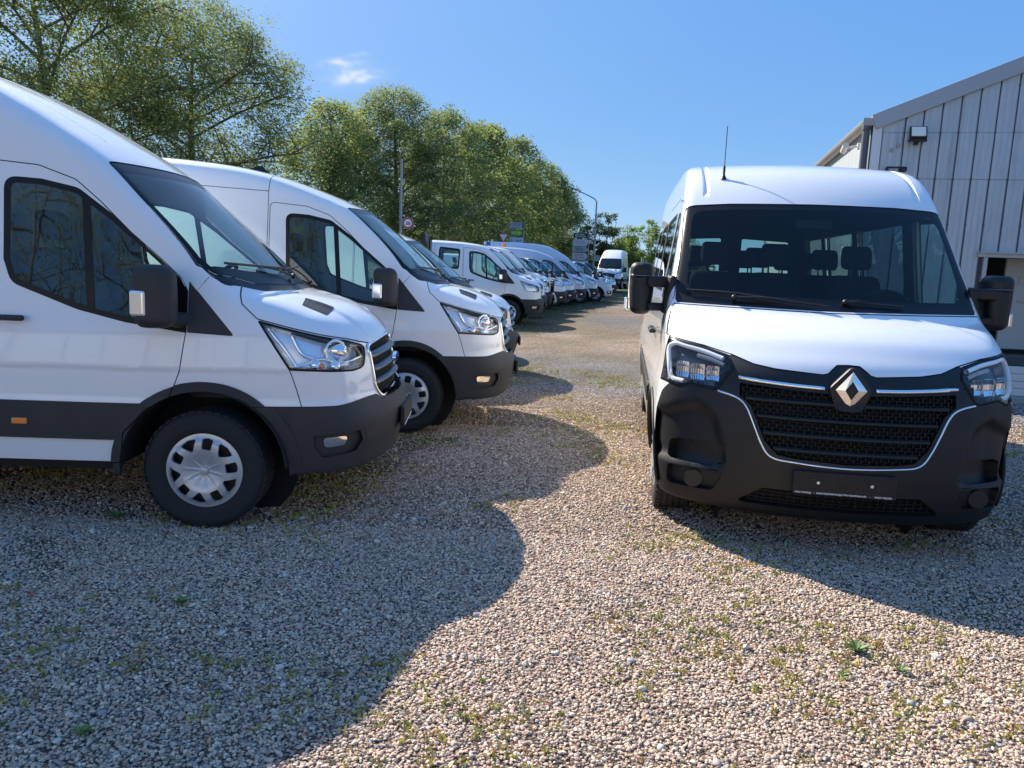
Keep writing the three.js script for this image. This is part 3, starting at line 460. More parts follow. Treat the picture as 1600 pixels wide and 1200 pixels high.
    if (!s) { wiper(root, G(0.285, 0.02, 0.03), G(0.165, 0.42, 0.024), G(0.06, 0.72), 0.0075); wiper(root, G(0.27, -0.56, 0.03), G(0.20, -0.28, 0.022), G(0.225, 0.06), 0.0075); }
  }
  add('sill', both(offset(sill, -0.03)), M.well, root);
  add('windscreen', both(offset(wsGlass, -0.004)), M.screen, root); add('windscreen_frame', both(offset(wsFrit, -0.004)), M.gloss, root);
  add('cowl', both(offset(cowl, -0.004)), M.black, root);
  add('bumper', both(rim(offset(bumper, 0.006), 0.03)), bumperMat, root);
  // bonnet vents, let into the bonnet
  add('bonnet_vent', both(join(offset(ventBars, 0.002), offset(ventWell, -0.007))), M.black, root);
  // grille: dark well, three deep bars, bright surround, oval badge
  const gr = add('grille', both(rim(offset(grille, -0.06), -0.06, (x, y, z) => transitGrille(z, y) > -0.012)), M.black, root), bars = [];
  const front = (y, z, d = 0) => [onFront(f, y, z) - d, y, z];
  for (const y0 of [1.0, 0.915, 0.83]) { const pts = []; for (let i = -6; i <= 6; i++) { const z = i / 6 * (0.475 - (1.0 - y0) * 0.12); pts.push(z); } bars.push(loft(pts.map((z) => { const [x] = front(y0, z), dy = -0.028 * (z / 0.5) ** 2; return [[x + 0.004, y0 + dy - 0.012, z], [x + 0.006, y0 + dy + 0.002, z], [x - 0.02, y0 + dy + 0.024, z], [x - 0.06, y0 + dy + 0.02, z], [x - 0.05, y0 + dy - 0.012, z]]; }))); }
  for (const b of bars) part('grille_bar', b, M.barGrey, gr);
  if (c < 0.03) { const tg = []; for (let i = -16; i <= 16; i++) for (const y0 of [1.045, 0.958, 0.872, 0.775]) { const z = i * 0.029; if (Math.abs(z) < 0.46 - (1.05 - y0) * 0.15) { const [x] = front(y0, z, 0.04); tg.push(box(0.03, 0.05, 0.010, x, y0 - 0.028 * (z / 0.5) ** 2, z)); } } part('grille_tooth', merge(tg), M.clad, gr); }
  const ring = roundPoly([[-0.515, 1.048, 0.04], [0, 1.087, 0.3], [0.515, 1.048, 0.04], [0.495, 0.80, 0.06], [0.435, 0.722, 0.06], [-0.435, 0.722, 0.06], [-0.495, 0.80, 0.06]], 0);
  part('grille_surround', tube(ring.map(([z, y]) => front(y, z, -0.003)), 0.011, 120, 7, true), M.chrome, gr);
  const bx = onFront(f, 0.925, 0) + 0.008, badge = part('badge', xf(new THREE.CylinderGeometry(1, 1, 0.022, 40), [0, 0, 0], [Math.PI / 2, 0, 0], [1, 1, 1]).scale(0.088, 0.038, 1), M.chrome, root); badge.position.set(bx, 0.925, 0); badge.rotation.y = Math.PI / 2;
  const bl = part('badge_face', xf(new THREE.CylinderGeometry(1, 1, 0.006, 40), [0, 0, 0.012], [Math.PI / 2, 0, 0]).scale(0.08, 0.031, 1), M.blue, badge);
  if (plate) { const px = onFront(f, 0.555, 0) + 0.018, p = part('plate_holder', rbox(0.03, 0.135, 0.53, 0.008, px, 0.555, 0), M.plate, root); if (c < 0.03) part('plate_strip', box(0.003, 0.008, 0.46, px + 0.0165, 0.50, 0), M.plateText, p); }
  // cabin
  const inner = (x, y, z) => Math.max(f(x, y, z) + 0.05, (crew ? -2.02 : -1.32) - x, 0.42 - y, x - 0.27, 0.50 - arch(x, y)), ic = Math.max(c * 2.6, 0.055);
  let li = netMesh(inner, steps(crew ? -2.2 : -1.5, 0.9, [[-9, ic]]), steps(0.3, top - 0.05, [[-9, ic]]), steps(-ic * 1.5, 1.05, [[-9, ic]])); li = split(li, (x, y, z) => -z, 0)[0];
  li = split(li, (x, y, z) => Math.max(transitWs(x - 0.03 + 0.2 * z * z, z * 0.97) - 0.03, 1.28 - y), 1)[1];
  li = split(li, sided((x, y) => transitFrame(x, y) + 0.012, 0.5), 1)[1]; if (crew) li = split(li, (x, y, z) => Math.max(Math.abs(x + 1.64) - 0.29, Math.abs(y - 1.76) - 0.27, 0.5 - z), 1)[1];
  if (crew) li = split(li, (x, y, z) => Math.max(Math.abs(y - 1.75) - 0.24, z - 0.62, x + 1.9), 1)[1];
  add('cabin_lining', both(li), kind === 'high' ? M.linerDark : M.liner, root);
  const da = loft([-0.84, -0.5, 0, 0.5, 0.84].map((z) => { const k = 0.08 * z * z; return [[0.24 - k, 1.30, z], [0.05 - k, 1.335, z], [-0.18 - k, 1.325, z], [-0.26 - k, 1.26, z], [-0.24 - k, 1.05, z], [-0.10, 0.75, z], [0.24 - k, 0.75, z]]; })); part('dashboard', da, M.dash, root);
  for (const [z, k] of [[-0.46, 'one'], [0.34, 'wide']]) { const st = part('seat', SEAT[k], M.seat, root); st.position.set(-0.93, 0.93, z); if (crew) { const s2 = part('seat', SEAT[k], M.seat, root); s2.position.set(-1.78, 0.95, z); } }
  steering(root, -0.36, 1.34, -0.46, 0.55);
  if (fin) { const fp = -1.55, fy = onTop(f, fp, 0); part('roof_fin', loft([[0.055, 0], [0.045, 0.02], [0.02, 0.055], [0.006, 0.065]].map(([w, h], i) => [[fp + 0.09 - h * 1.1, fy + h, -w * 0.15], [fp + 0.09 - h * 1.1, fy + h, w * 0.15], [fp - w * 2.2, fy + h, w * 0.7], [fp - w * 2.2, fy + h, -w * 0.7]])), M.black, root); }
  shade(root); return root;
}
M.lampClear = phy([0.85, 0.86, 0.86], 0.12, 0.6, { clearcoat: 1, clearcoatRoughness: 0.02 });
M.plateText = std([0.75, 0.75, 0.75], 0.5);
M.lampBowl = std([0.76, 0.79, 0.84], 0.28, 0.6);
M.barGrey = std([0.13, 0.135, 0.14], 0.32, 0.5);
// ---------------------------------------------------------------- the minibus with the black bumper (same axes)
function minibusField() {
  const T = spline([[-5, 2.485], [-2.4, 2.49], [-1.8, 2.475], [-1.4, 2.448], [-1.1, 2.408], [-0.9, 2.358], [-0.75, 2.295], [-0.63, 2.218], [-0.53, 2.138], [-0.43, 2.045], [-0.25, 1.865], [0, 1.60], [0.18, 1.405], [0.26, 1.348], [0.40, 1.296], [0.50, 1.255], [0.58, 1.212], [0.66, 1.152], [0.75, 1.075], [0.82, 0.99], [0.88, 0.9]]);
  const Fr = spline([[0.15, 0.76], [0.22, 0.80], [0.3, 0.845], [0.45, 0.87], [0.6, 0.872], [0.8, 0.86], [0.95, 0.845], [1.05, 0.825], [1.12, 0.79], [1.2, 0.73]]);
  const S = spline([[0.2, 0.97], [0.35, 1.0], [0.55, 1.022], [0.7, 1.03], [0.88, 1.02], [1.0, 0.998], [1.2, 0.985], [1.38, 0.962], [1.7, 0.915], [2.0, 0.875], [2.2, 0.850], [2.45, 0.815]]);
  const Nn = spline([[-1, 0], [-0.2, 0], [0.2, 0.006], [0.45, 0.016], [0.7, 0.05], [0.9, 0.09]]), kT = spline([[-5, 0.11], [-1.4, 0.11], [-0.6, 0.09], [-0.3, 0.09], [0.1, 0.10], [0.3, 0.16], [0.9, 0.18]]);
  const kC = spline([[-5, 0], [-1.6, 0.04], [-0.9, 0.16], [-0.4, 0.20], [0.3, 0.22], [0.6, 0.22], [0.9, 0.2]]), cr = spline([[-5, 0.035], [-0.9, 0.03], [-0.4, 0.015], [0.2, 0.01], [0.5, 0.03], [0.9, 0.03]]);
  return (x, y, z) => {
    const a = Math.abs(z), a2 = a * a, xc = clamp(x, -4, 0.9), xx = x + kC(xc) * a2, sl = (T(xx + 0.01) - T(xx - 0.01)) / 0.02;
    const top = (y - (T(xx) - cr(xc) * a2)) / Math.sqrt(1 + sl * sl), side = a - (S(clamp(y, 0.15, 2.5)) - Nn(clamp(x, -1, 0.9))), front = x - (Fr(clamp(y, 0.15, 1.22)) - 0.24 * a2 - 0.12 * a2 * a2);
    let d = smax(top, side, kT(xc)); if (x > -0.2) d = smax(d, front, y > 1.0 ? 0.10 : 0.16);
    if (x < -4) d = smax(d, -4.68 - x + 0.03 * a2, 0.10);
    return smax(d, 0.215 - y, 0.05);
  };
}
function symm(h) { return [...h, ...h.slice().reverse().filter((p) => Math.abs(p[0]) > 1e-6).map((p) => [-p[0], ...p.slice(1)])]; } // half outline from the centre line outwards, mirrored
function makeMinibus(label) {
  const f = minibusField(), root = thing('minibus', label, 'minibus'), c = 0.0225;
  let m = netMesh(f, steps(-4.85, 1.0, [[-99, 0.08], [-1.35, c]]), steps(0.12, 2.6, [[-9, c * 1.08]]), steps(-c * 1.5, 1.15, [[-9, c * 1.08]]));
  m = split(m, (x, y, z) => -z, 0)[0];
  const strips = [], cut = (fn, gap = 0.0025) => { const [a, b, s] = panel(m, fn, gap, 2); m = b; strips.push(s); return a; };
  const arch = (x, y) => Math.hypot(x, y - 0.345), archR = (x, y) => Math.hypot(x + 3.68, y - 0.345);
  m = split(m, (x, y, z) => Math.max(arch(x, y) - 0.42, 0.5 - z))[1]; m = split(m, (x, y, z) => Math.max(archR(x, y) - 0.42, 0.5 - z), 1)[1];
  const wsP = poly(symm([[0, 2.066], [0.55, 2.062], [0.79, 2.050], [0.832, 2.040], [0.855, 2.018], [0.866, 1.97], [0.890, 1.7], [0.916, 1.40], [0.905, 1.383], [0.5, 1.378], [0, 1.372]]));
  const wsG = poly(symm([[0, 2.032], [0.5, 2.026], [0.73, 2.014], [0.778, 2.004], [0.802, 1.982], [0.815, 1.935], [0.835, 1.70], [0.846, 1.52], [0.835, 1.475], [0.80, 1.45], [0.5, 1.446], [0, 1.445]]));
  const ws = cut((x, y, z) => Math.max(wsP(z, y), -0.75 - x), 0.003), [glass, frit] = split(ws, (x, y, z) => wsG(z, y));
  const hoodHalf = [[0, 1.098], [0.06, 1.095], [0.085, 1.075], [0.112, 1.05], [0.14, 1.043], [0.387, 1.057], [0.5, 1.074], [0.607, 1.112], [0.764, 1.150], [0.90, 1.172], [0.972, 1.188], [0.965, 1.25], [0.945, 1.33], [0.925, 1.372], [0.5, 1.366], [0, 1.36]];
  const lampP = poly(roundPoly([[0.63, 1.107, 0.02], [0.764, 1.143, 0], [0.90, 1.164, 0.02], [0.975, 1.18, 0], [1.25, 1.19], [1.25, 0.925], [0.974, 0.922, 0.01], [0.906, 0.902, 0.02], [0.843, 0.932, 0.02], [0.717, 0.913, 0.02], [0.69, 0.920, 0.02], [0.605, 1.045, 0.03]]));
  const lamp = cut((x, y, z) => Math.max(lampP(z, y), 0.36 + (1.05 - y) * 0.25 - x), 0.004);
  const chromeHalf = [[0, 0.545], [0.14, 0.549], [0.27, 0.557], [0.37, 0.568], [0.41, 0.59], [0.45, 0.652], [0.49, 0.74], [0.53, 0.83], [0.56, 0.868], [0.60, 0.89], [0.69, 0.911]];
  const grP = poly(symm([[0, 0.545], ...chromeHalf.slice(1), [0.605, 1.045], [0.628, 1.108], [0.607, 1.112], [0.5, 1.074], [0.387, 1.057], [0.14, 1.043], [0.112, 1.05], [0.085, 1.075], [0.06, 1.095], [0, 1.098]]));
  const hoodP = poly(symm(hoodHalf)); let hood = cut((x, y, z) => Math.max(hoodP(z, y), 0 - x), 0.003);
  let grille = cut((x, y, z) => Math.max(grP(z, y), 0.4 - x), 0.0015), mesh;
  const meshP = poly(symm([[0, 0.565], [0.27, 0.577], [0.36, 0.590], [0.43, 0.66], [0.51, 0.845], [0.575, 0.90], [0.575, 0.968], [0.30, 0.952], [0.09, 0.945], [0.055, 0.86], [0, 0.855]])); [mesh, grille] = split(grille, (x, y, z) => meshP(z, y));
  const bumpP = poly([[1.2, 1.3], [0.62, 1.3], [0.62, 0.935], [0.53, 0.925], [0.47, 0.86], [0.42, 0.74], [0.395, 0.6], [0.39, 0.1], [1.2, 0.1]]);
  let bumper = cut((x, y, z) => bumpP(x, y), 0.003);
  const scoop = poly(roundPoly([[0.615, 0.44], [0.635, 0.63], [0.68, 0.775], [0.79, 0.85], [0.97, 0.775], [1.3, 0.66], [1.3, 0.44]], 0.06));
  bumper = renormal(offset(bumper, (x, y, z) => -0.030 * sstep(0.0, 0.055, -scoop(z, y)) + 0.0));
  const intP = poly(roundPoly([[0.925, 0.575], [0.87, 0.597], [0.64, 0.605], [0.613, 0.505], [0.695, 0.468], [0.935, 0.468]], 0.025)), fogP = poly(roundPoly([[0.935, 0.435], [0.62, 0.455], [0.68, 0.325], [0.93, 0.312]], 0.03)), lowP = poly(symm(roundPoly([[0, 0.398], [0.42, 0.392, 0.03], [0.56, 0.285, 0.02], [0, 0.285]], 0)));
  let intake, fog, low; [intake, bumper] = split(bumper, (x, y, z) => Math.max(intP(z, y), 0.3 - x)); [fog, bumper] = split(bumper, (x, y, z) => Math.max(fogP(z, y), 0.3 - x)); [low, bumper] = split(bumper, (x, y, z) => Math.max(lowP(z, y), 0.3 - x));
  // side: doors and glass
  const sided = (fn) => (x, y, z) => Math.max(fn(x, y), 0.5 - z);
  let door = cut(sided(poly(roundPoly([[0.03, 1.30, 0.05], [-0.02, 1.40, 0], [-0.52, 1.99, 0.1], [-0.68, 2.09, 0.05], [-1.06, 2.12, 0.05], [-1.06, 0.42, 0.04], [-0.42, 0.42, 0.05], [-0.34, 0.66, 0.1], [0.03, 0.85, 0.05]]))), 0.003), dFr, dGl;
  const dw = poly(roundPoly([[-0.16, 1.38], [-0.60, 1.94], [-0.72, 2.01], [-1.0, 2.02], [-1.0, 1.38]], 0.04)); [dFr, door] = split(door, sided(dw)); [dGl, dFr] = split(dFr, sided((x, y) => dw(x, y) + 0.03));
  const sWins = [[-1.16, -2.42], [-2.50, -3.58], [-3.66, -4.50]], frames = [], panes = [];
  const slide = cut(sided(poly(roundPoly([[-1.075, 0.42], [-1.075, 2.14], [-2.46, 2.14], [-2.46, 0.42]], 0.04))), 0.003); let sl = slide;
  for (const [a, b] of sWins) { const w = poly(roundPoly([[a, 1.42], [a, 2.04], [b, 2.04], [b, 1.42]], 0.07)); let q, fr, gl; if (a > -2) [q, sl] = split(sl, sided(w), 1); else [q, m] = split(m, sided(w), 1);[gl, fr] = split(q, sided((x, y) => w(x, y) + 0.035), 1); frames.push(fr); panes.push(gl); }
  const rw = poly(roundPoly([[0.09, 1.42], [0.09, 2.05], [0.70, 2.02], [0.74, 1.42]], 0.06)); let rq, rf, rg; [rq, m] = split(m, (x, y, z) => Math.max(rw(z, y), x + 4.5), 1); [rg, rf] = split(rq, (x, y, z) => rw(z, y) + 0.035, 1);
  for (const [z0, z1] of [[0.715, 0.69]]) { let a; const at = (x) => mix(z0, z1, clamp((-0.55 - x) / 0.9)); [a, m] = split(m, (x, y, z) => Math.max(Math.abs(z - at(x)) - 0.024, x + 0.60, 2.0 - y), 2); m = join(m, renormal(offset(a, (x, y, z) => (-0.014 * sstep(0.024, 0.010, Math.abs(z - at(x))) + 0) * sstep(-0.60, -0.68, x)))); }
  add('body', both(m), M.paint, root); add('bonnet', both(hood), M.paint, root); add('panel_gap', both(offset(join(...strips), -0.006)), M.seam, root);
  add('windscreen', both(offset(glass, -0.004)), M.screenBus, root); add('windscreen_frame', both(offset(frit, -0.004)), M.gloss, root);
  const bp = add('bumper', both(bumper), M.bumperBlack, root);
  const wall = (q, P, d) => rim(q, d, (x, y, z) => P(z, y) > -0.006, true);
  add('air_intake', both(join(offset(intake, -0.06), wall(intake, intP, 0.06))), M.black, bp);
  add('fog_lamp_pocket', both(join(offset(fog, -0.035), wall(fog, fogP, 0.035))), M.bumperBlack, bp);
  add('lower_grille', both(join(offset(low, -0.05), wall(low, lowP, 0.05))), M.black, bp);
  add('grille_panel', both(rim(offset(grille, -0.002), 0.05, (x, y, z) => meshP(z, y) < 0.006)), M.bumperBlack, root);
  const gb = add('grille', both(offset(mesh, -0.055)), M.seam, root);
  // the lattice: rows of small staggered cells, three plain bars between them
  const fx = (y, z) => onFront(f, y, z), lat = [], inside = (z, y) => meshP(z, y) < -0.004, rows = []; for (let y = 0.575; y < 0.965; y += 0.0205) rows.push(y);
  const bars = [0.885, 0.795, 0.705, 0.622];
  rows.forEach((y, r) => {
    let run = []; const flush = () => { if (run.length > 1) lat.push(loft(run.map(([x, z]) => [[x, y - 0.0022, z], [x, y + 0.0022, z], [x - 0.02, y + 0.0022, z], [x - 0.02, y - 0.0022, z]]))); run = []; };
    for (let i = -29; i <= 29; i++) { const z = i * 0.02; if (inside(z, y)) run.push([fx(y, z) - 0.012, z]); else flush(); } flush();
    if (r + 1 < rows.length) for (let i = -15; i <= 15; i++) { const z = (i + (r % 2) * 0.5) * 0.041; if (inside(z, y + 0.01)) lat.push(box(0.018, 0.0195, 0.0045, fx(y + 0.01, z) - 0.022, y + 0.0102, z)); }
  });
  part('grille_lattice', merge(lat), M.bumperBlack, gb);
  for (const yb of bars) { const pts = []; for (let i = -29; i <= 29; i++) { const z = i * 0.02; if (meshP(z, yb) < 0.0) pts.push(z); } if (pts.length > 2) for (const seg of yb > 0.86 ? [pts.filter((z) => z < -0.05), pts.filter((z) => z > 0.05)] : [pts]) part('grille_bar', loft(seg.map((z) => { const x = fx(yb, z); return [[x - 0.004, yb - 0.008, z], [x - 0.003, yb + 0.002, z], [x - 0.012, yb + 0.012, z], [x - 0.03, yb + 0.012, z], [x - 0.03, yb - 0.010, z]]; })), M.black, gb); }
  { const lb = []; for (const y of [0.31, 0.333, 0.356, 0.379]) { const zs = []; for (let i = -26; i <= 26; i++) { const z = i * 0.02; if (lowP(z, y) < -0.004) zs.push(z); } lb.push(loft(zs.map((z) => { const x = fx(y, z) - 0.014; return [[x, y - 0.003, z], [x, y + 0.003, z], [x - 0.02, y + 0.003, z], [x - 0.02, y - 0.003, z]]; }))); for (const z of zs) if (Math.round(z / 0.02) % 2 === 0) lb.push(box(0.012, 0.02, 0.004, fx(y, z) - 0.026, y + 0.0115, z)); } part('lower_lattice', merge(lb), M.bumperBlack, bp); }
  // bright trim
  const strip = (pts, w, mat, name, lift = 0.004) => part(name, loft(pts.map(([z, y], i) => { const a = pts[Math.max(0, i - 1)], b = pts[Math.min(pts.length - 1, i + 1)], l = Math.hypot(b[0] - a[0], b[1] - a[1]), nz = -(b[1] - a[1]) / l, ny = (b[0] - a[0]) / l; const q = (k, d) => { const Z = z + nz * k, Y = y + ny * k; return [fx(Y, Z) + d, Y, Z]; }; return [q(-w / 2, 0), q(-w * 0.3, lift), q(w * 0.3, lift), q(w / 2, 0), q(w * 0.3, -0.006), q(-w * 0.3, -0.006)]; })), mat, root);
  const dense = (h, n = 60) => { const cv = new THREE.CatmullRomCurve3(h.map((p) => V3(p[0], p[1], 0)), false, 'centripetal'); return cv.getSpacedPoints(n).map((p) => [p.x, p.y]); };
  strip(dense([...chromeHalf.slice(1).reverse().map((p) => [-p[0], p[1]]), ...chromeHalf], 110), 0.013, M.chrome, 'chrome_trim', 0.008);
  for (const s of [-1, 1]) strip(dense([[s * 0.135, 0.974], [s * 0.28, 0.978], [s * 0.45, 0.987], [s * 0.583, 0.996]], 24), 0.022, M.chrome, 'chrome_bar', 0.012);
  // diamond badge, four facets with an open middle
  { const cx = fx(0.972, 0) + 0.024, o = [[0, 0.102], [0.082, 0], [0, -0.102], [-0.082, 0]], n = [[0, 0.052], [0.034, 0], [0, -0.052], [-0.034, 0]], P = [], tri = (a, b, d) => P.push(...a, ...b, ...d), at = (p, k, d) => [cx + d, 0.972 + p[1] * k, p[0] * k];
    for (let i = 0; i < 4; i++) { const j = (i + 1) % 4, a = o[i], b = o[j], d = n[j], e = n[i], g = 0; for (const [u, v, w, t, du, dv] of [[a, b, d, e, 0.0, 0.010]]) { tri(at(u, 1, du), at(v, 1, du), at(w, 1, dv)); tri(at(u, 1, du), at(w, 1, dv), at(t, 1, dv)); } tri(at(a, 1, 0.0), at(a, 1, -0.02), at(b, 1, 0.0)); tri(at(b, 1, 0.0), at(a, 1, -0.02), at(b, 1, -0.02)); tri(at(e, 1, 0.010), at(d, 1, 0.010), at(e, 1, -0.02)); tri(at(d, 1, 0.010), at(d, 1, -0.02), at(e, 1, -0.02)); }
    const g = new THREE.BufferGeometry(); g.setAttribute('position', new THREE.Float32BufferAttribute(P, 3)); g.computeVertexNormals(); part('badge', g, M.chromeSoft, root);
    const bs = slab(roundPoly([[0, 0.142], [0.115, 0.01], [0.07, -0.115], [-0.07, -0.115], [-0.115, 0.01]], 0.035), 0.035, 0.008); bs.rotateY(Math.PI / 2); bs.translate(fx(0.965, 0.06) - 0.016, 0.968, 0); part('badge_plinth', bs, M.black, root); }
  // number-plate carrier with two screws and a line of small print
  { const px = fx(0.46, 0.0) + 0.012, p = part('plate_holder', rbox(0.022, 0.128, 0.545, 0.006, px, 0.458, 0), M.plate, root), r = []; const R = rng(7); for (let k = 0; k < 90; k++) r.push(box(0.003, 0.004 + R() * 0.006, 0.008 + R() * 0.02, px + 0.0118, 0.425 + R() * 0.09, (R() - 0.5) * 0.5)); part('plate_rib', merge(r), M.black, p);
    for (const s of [-1, 1]) part('screw', xf(new THREE.CylinderGeometry(0.0075, 0.0085, 0.006, 14), [px + 0.013, 0.463, s * 0.14], [0, 0, Math.PI / 2]), M.screw, p);
    const cv = document.createElement('canvas'); cv.width = 1024; cv.height = 40; const g = cv.getContext('2d'); g.fillStyle = '#0b0c10'; g.fillRect(0, 0, 1024, 40); g.fillStyle = '#e8e8ea'; g.font = 'bold 27px sans-serif'; g.textBaseline = 'middle'; g.textAlign = 'left'; g.fillText('Pehr Hesling', 14, 20, 165); g.fillText('-', 200, 20); g.fillText('www.Nutzfahrzeuge-Plus-Sandheim.de', 232, 20, 520); g.fillText('-', 770, 20); g.fillText('\u260E 04221 982220', 800, 20, 210);
    const t = new THREE.CanvasTexture(cv); t.colorSpace = THREE.SRGBColorSpace; const pl = new THREE.PlaneGeometry(0.53, 0.0207); part('plate_print', pl, new THREE.MeshStandardMaterial({ map: t, roughness: 0.5 }), p); const q = p.children[p.children.length - 1]; q.rotation.y = Math.PI / 2; q.position.set(px + 0.0125, 0.405, 0); }
  const liningSides = [];
  for (const s of [0, 1]) {
    const w = (q) => s ? mirrored(q) : q, sg = s ? -1 : 1, fogx = fx(0.375, 0.785);
    part('fog_lamp', merge([xf(new THREE.CylinderGeometry(0.048, 0.052, 0.03, 28), [fogx - 0.022, 0.375, sg * 0.785], [0, 0, Math.PI / 2])]), M.black, bp);
    // headlamp
    const h = add('headlamp', w(lamp), M.lens, root); add('lamp_housing', w(rim(offset(lamp, -0.07), -0.07, (x, y, z) => Math.max(lampP(z, y), 0.36 + (1.05 - y) * 0.25 - x) > -0.03)), M.lampDark, h);
    add('lamp_gasket', w(rim(offset(split(lamp, (x, y, z) => -(Math.max(lampP(z, y), 0.36 + (1.05 - y) * 0.25 - x) + 0.010))[0], 0.002), 0.03)), M.gloss, h);
    const L = (y, z, d = 0.02) => [fx(y, z) - d, y, sg * z];
    part('light_guide', merge([tube([L(1.085, 0.66), L(1.115, 0.76), L(1.135, 0.86), L(1.145, 0.925), L(1.12, 0.955, 0.03), L(1.02, 0.955, 0.03), L(0.95, 0.94, 0.03), L(0.935, 0.87)], 0.015, 60, 8)]), M.guide, h);
    const refl = []; for (const [y, z, w, h] of [[1.0, 0.715, 0.070, 0.085], [1.0, 0.797, 0.078, 0.095], [1.005, 0.88, 0.070, 0.095]]) { for (let k = 0; k < 6; k++) for (let q = 0; q < 3; q++) { const u = (k - 2.5) / 6, v = (q - 1) / 3; refl.push(xf(new THREE.BoxGeometry(0.004, h / 3 * 0.98, w / 6 * 0.96), L(y + v * h, z + u * w, 0.055 - 0.022 * (u * u * 4 + v * v * 3)), [0, sg * u * 1.5 + 0.25 * sg, -v * 1.2])); } } part('lamp_reflector', merge(refl), M.chromeSoft, h);
    part('indicator_strip', tube([L(1.05, 0.655, 0.03), L(1.075, 0.73, 0.03), L(1.09, 0.80, 0.03)], 0.014, 20, 6), M.smoke, h);
    // door, glazing
    const d = add('door', w(rim(door, 0.02)), M.paint, root); add('window_frame', w(dFr), M.gloss, d); add('door_window', w(offset(dGl, -0.004)), M.glass, d); const hz = onSide(f, -0.95, 1.12); part('door_handle', rbox(0.16, 0.035, 0.05, 0.014, -0.93, 1.12, sg * (hz + 0.03)), M.bumperBlack, d);
    const sd = add(s ? 'side_panel' : 'sliding_door', w(rim(sl, 0.02)), M.paint, root); if (!s) part('door_handle', rbox(0.16, 0.035, 0.05, 0.014, -1.19, 1.12, sg * (hz + 0.03)), M.bumperBlack, sd);
    frames.forEach((fr, i) => { const sf = add('side_window', w(fr), M.gloss, root); add('pane', w(offset(panes[i], -0.004)), M.tint, sf); });
    add('rear_window', w(rf), M.gloss, root); add('rear_pane', w(offset(rg, -0.004)), M.glass, root);
    part('side_moulding', loft([-0.5, -1.2, -2, -2.8, -3.2].map((x) => { const z = (y) => sg * onSide(f, x, y); return [[x, 0.62, z(0.62)], [x, 0.64, z(0.64) + sg * 0.018], [x, 0.74, z(0.74) + sg * 0.018], [x, 0.76, z(0.76)]]; })), M.bumperBlack, root);
    part('arch_trim', loft(Array.from({ length: 29 }, (_, i) => { const a = mix(-0.12, Math.PI + 0.12, i / 28), pt = (r, k) => { const x = Math.cos(a) * r, y = 0.345 + Math.sin(a) * r; return [x, y, sg * (onSide(f, Math.min(x, 0.38), y) + k)]; }; return [pt(0.418, -0.03), pt(0.418, 0.012), pt(0.45, 0.014), pt(0.462, 0)]; })), M.bumperBlack, root);
    // two-piece mirror on a pair of arms
    const mb = blob((x, y, z) => { const X = x + 0.27, Y = y - 1.455, Z = z - 1.138; const top = sdBox(X - 0.01, Y, Z - 0.0, 0.105 - 0.5 * Math.abs(Z) * 0.5, 0.176, 0.083 - 0.012 * clamp(-Y / 0.17), 0.048); return Math.max(top, -(Math.max(Math.abs(Y - 0.085) - 0.003, 0.02 - top - 0.024 > 0 ? 0 : -1))); }, [-0.42, 1.25, 1.02, -0.1, 1.66, 1.28], 0.017);
    const mi = part('mirror', merge([toGeo(w(mb)), rbox(0.10, 0.075, 0.22, 0.02, -0.20, 1.505, sg * 1.0, [0, sg * 0.25, 0]), rbox(0.09, 0.055, 0.20, 0.02, -0.20, 1.335, sg * 1.0, [0, sg * 0.25, 0]), rbox(0.12, 0.26, 0.05, 0.02, -0.15, 1.42, sg * 0.955, [sg * -0.12, sg * 0.2, 0])]), M.bumperBlack, root);
    part('mirror_line', merge([sg > 0 ? tube([[-0.20, 1.542, 1.055], [-0.165, 1.542, 1.10], [-0.16, 1.542, 1.15], [-0.18, 1.542, 1.20], [-0.215, 1.542, 1.235]], 0.0028, 24, 5) : tube([[-0.20, 1.542, -1.055], [-0.165, 1.542, -1.10], [-0.16, 1.542, -1.15], [-0.18, 1.542, -1.20], [-0.215, 1.542, -1.235]], 0.0028, 24, 5)]), M.greyPlastic, mi);
    part('mirror_indicator', xf(new RoundedBoxGeometry(0.03, 0.09, 0.03, 3, 0.012), [-0.245, 1.345, sg * 1.235]), M.lampClear, mi); part('mirror_glass', box(0.005, 0.28, 0.15, -0.372, 1.45, sg * 1.15), M.chrome, mi);
    for (const ax of [0, -3.68]) { const hs = new THREE.CylinderGeometry(0.419, 0.419, 0.42, 36, 1, true, -Math.PI / 2 + 0.05, Math.PI - 0.1); hs.rotateX(-Math.PI / 2); part('wheel_house', merge([xf(hs, [ax, 0.345, sg * 0.79]), xf(new THREE.CircleGeometry(0.419, 36), [ax, 0.345, sg * 0.58])]), M.well, root); wheel(root, ax, 0.345, sg * 0.985, 0.345, 0.225, sg, 0.205, 'ten'); }
  }
  wiper(root, [fx(1.402, 0.56) - 0.0, 1.43, 0.56], [onFront(f, 1.415, 0.20) + 0.02, 1.418, 0.20], [onFront(f, 1.39, 0.0) + 0.02, 1.40, 0.0]); wiper(root, [fx(1.43, -0.10) + 0.015, 1.43, -0.10], [onFront(f, 1.425, -0.26) + 0.02, 1.425, -0.26], [onFront(f, 1.415, -0.45) + 0.02, 1.415, -0.45]);
  part('wiper', tube([[onFront(f, 1.462, 0.85) + 0.02, 1.462, 0.85], [onFront(f, 1.455, 0.57) + 0.022, 1.455, 0.57], [onFront(f, 1.415, 0.2) + 0.025, 1.415, 0.2]], 0.007, 20, 6), M.black, root);
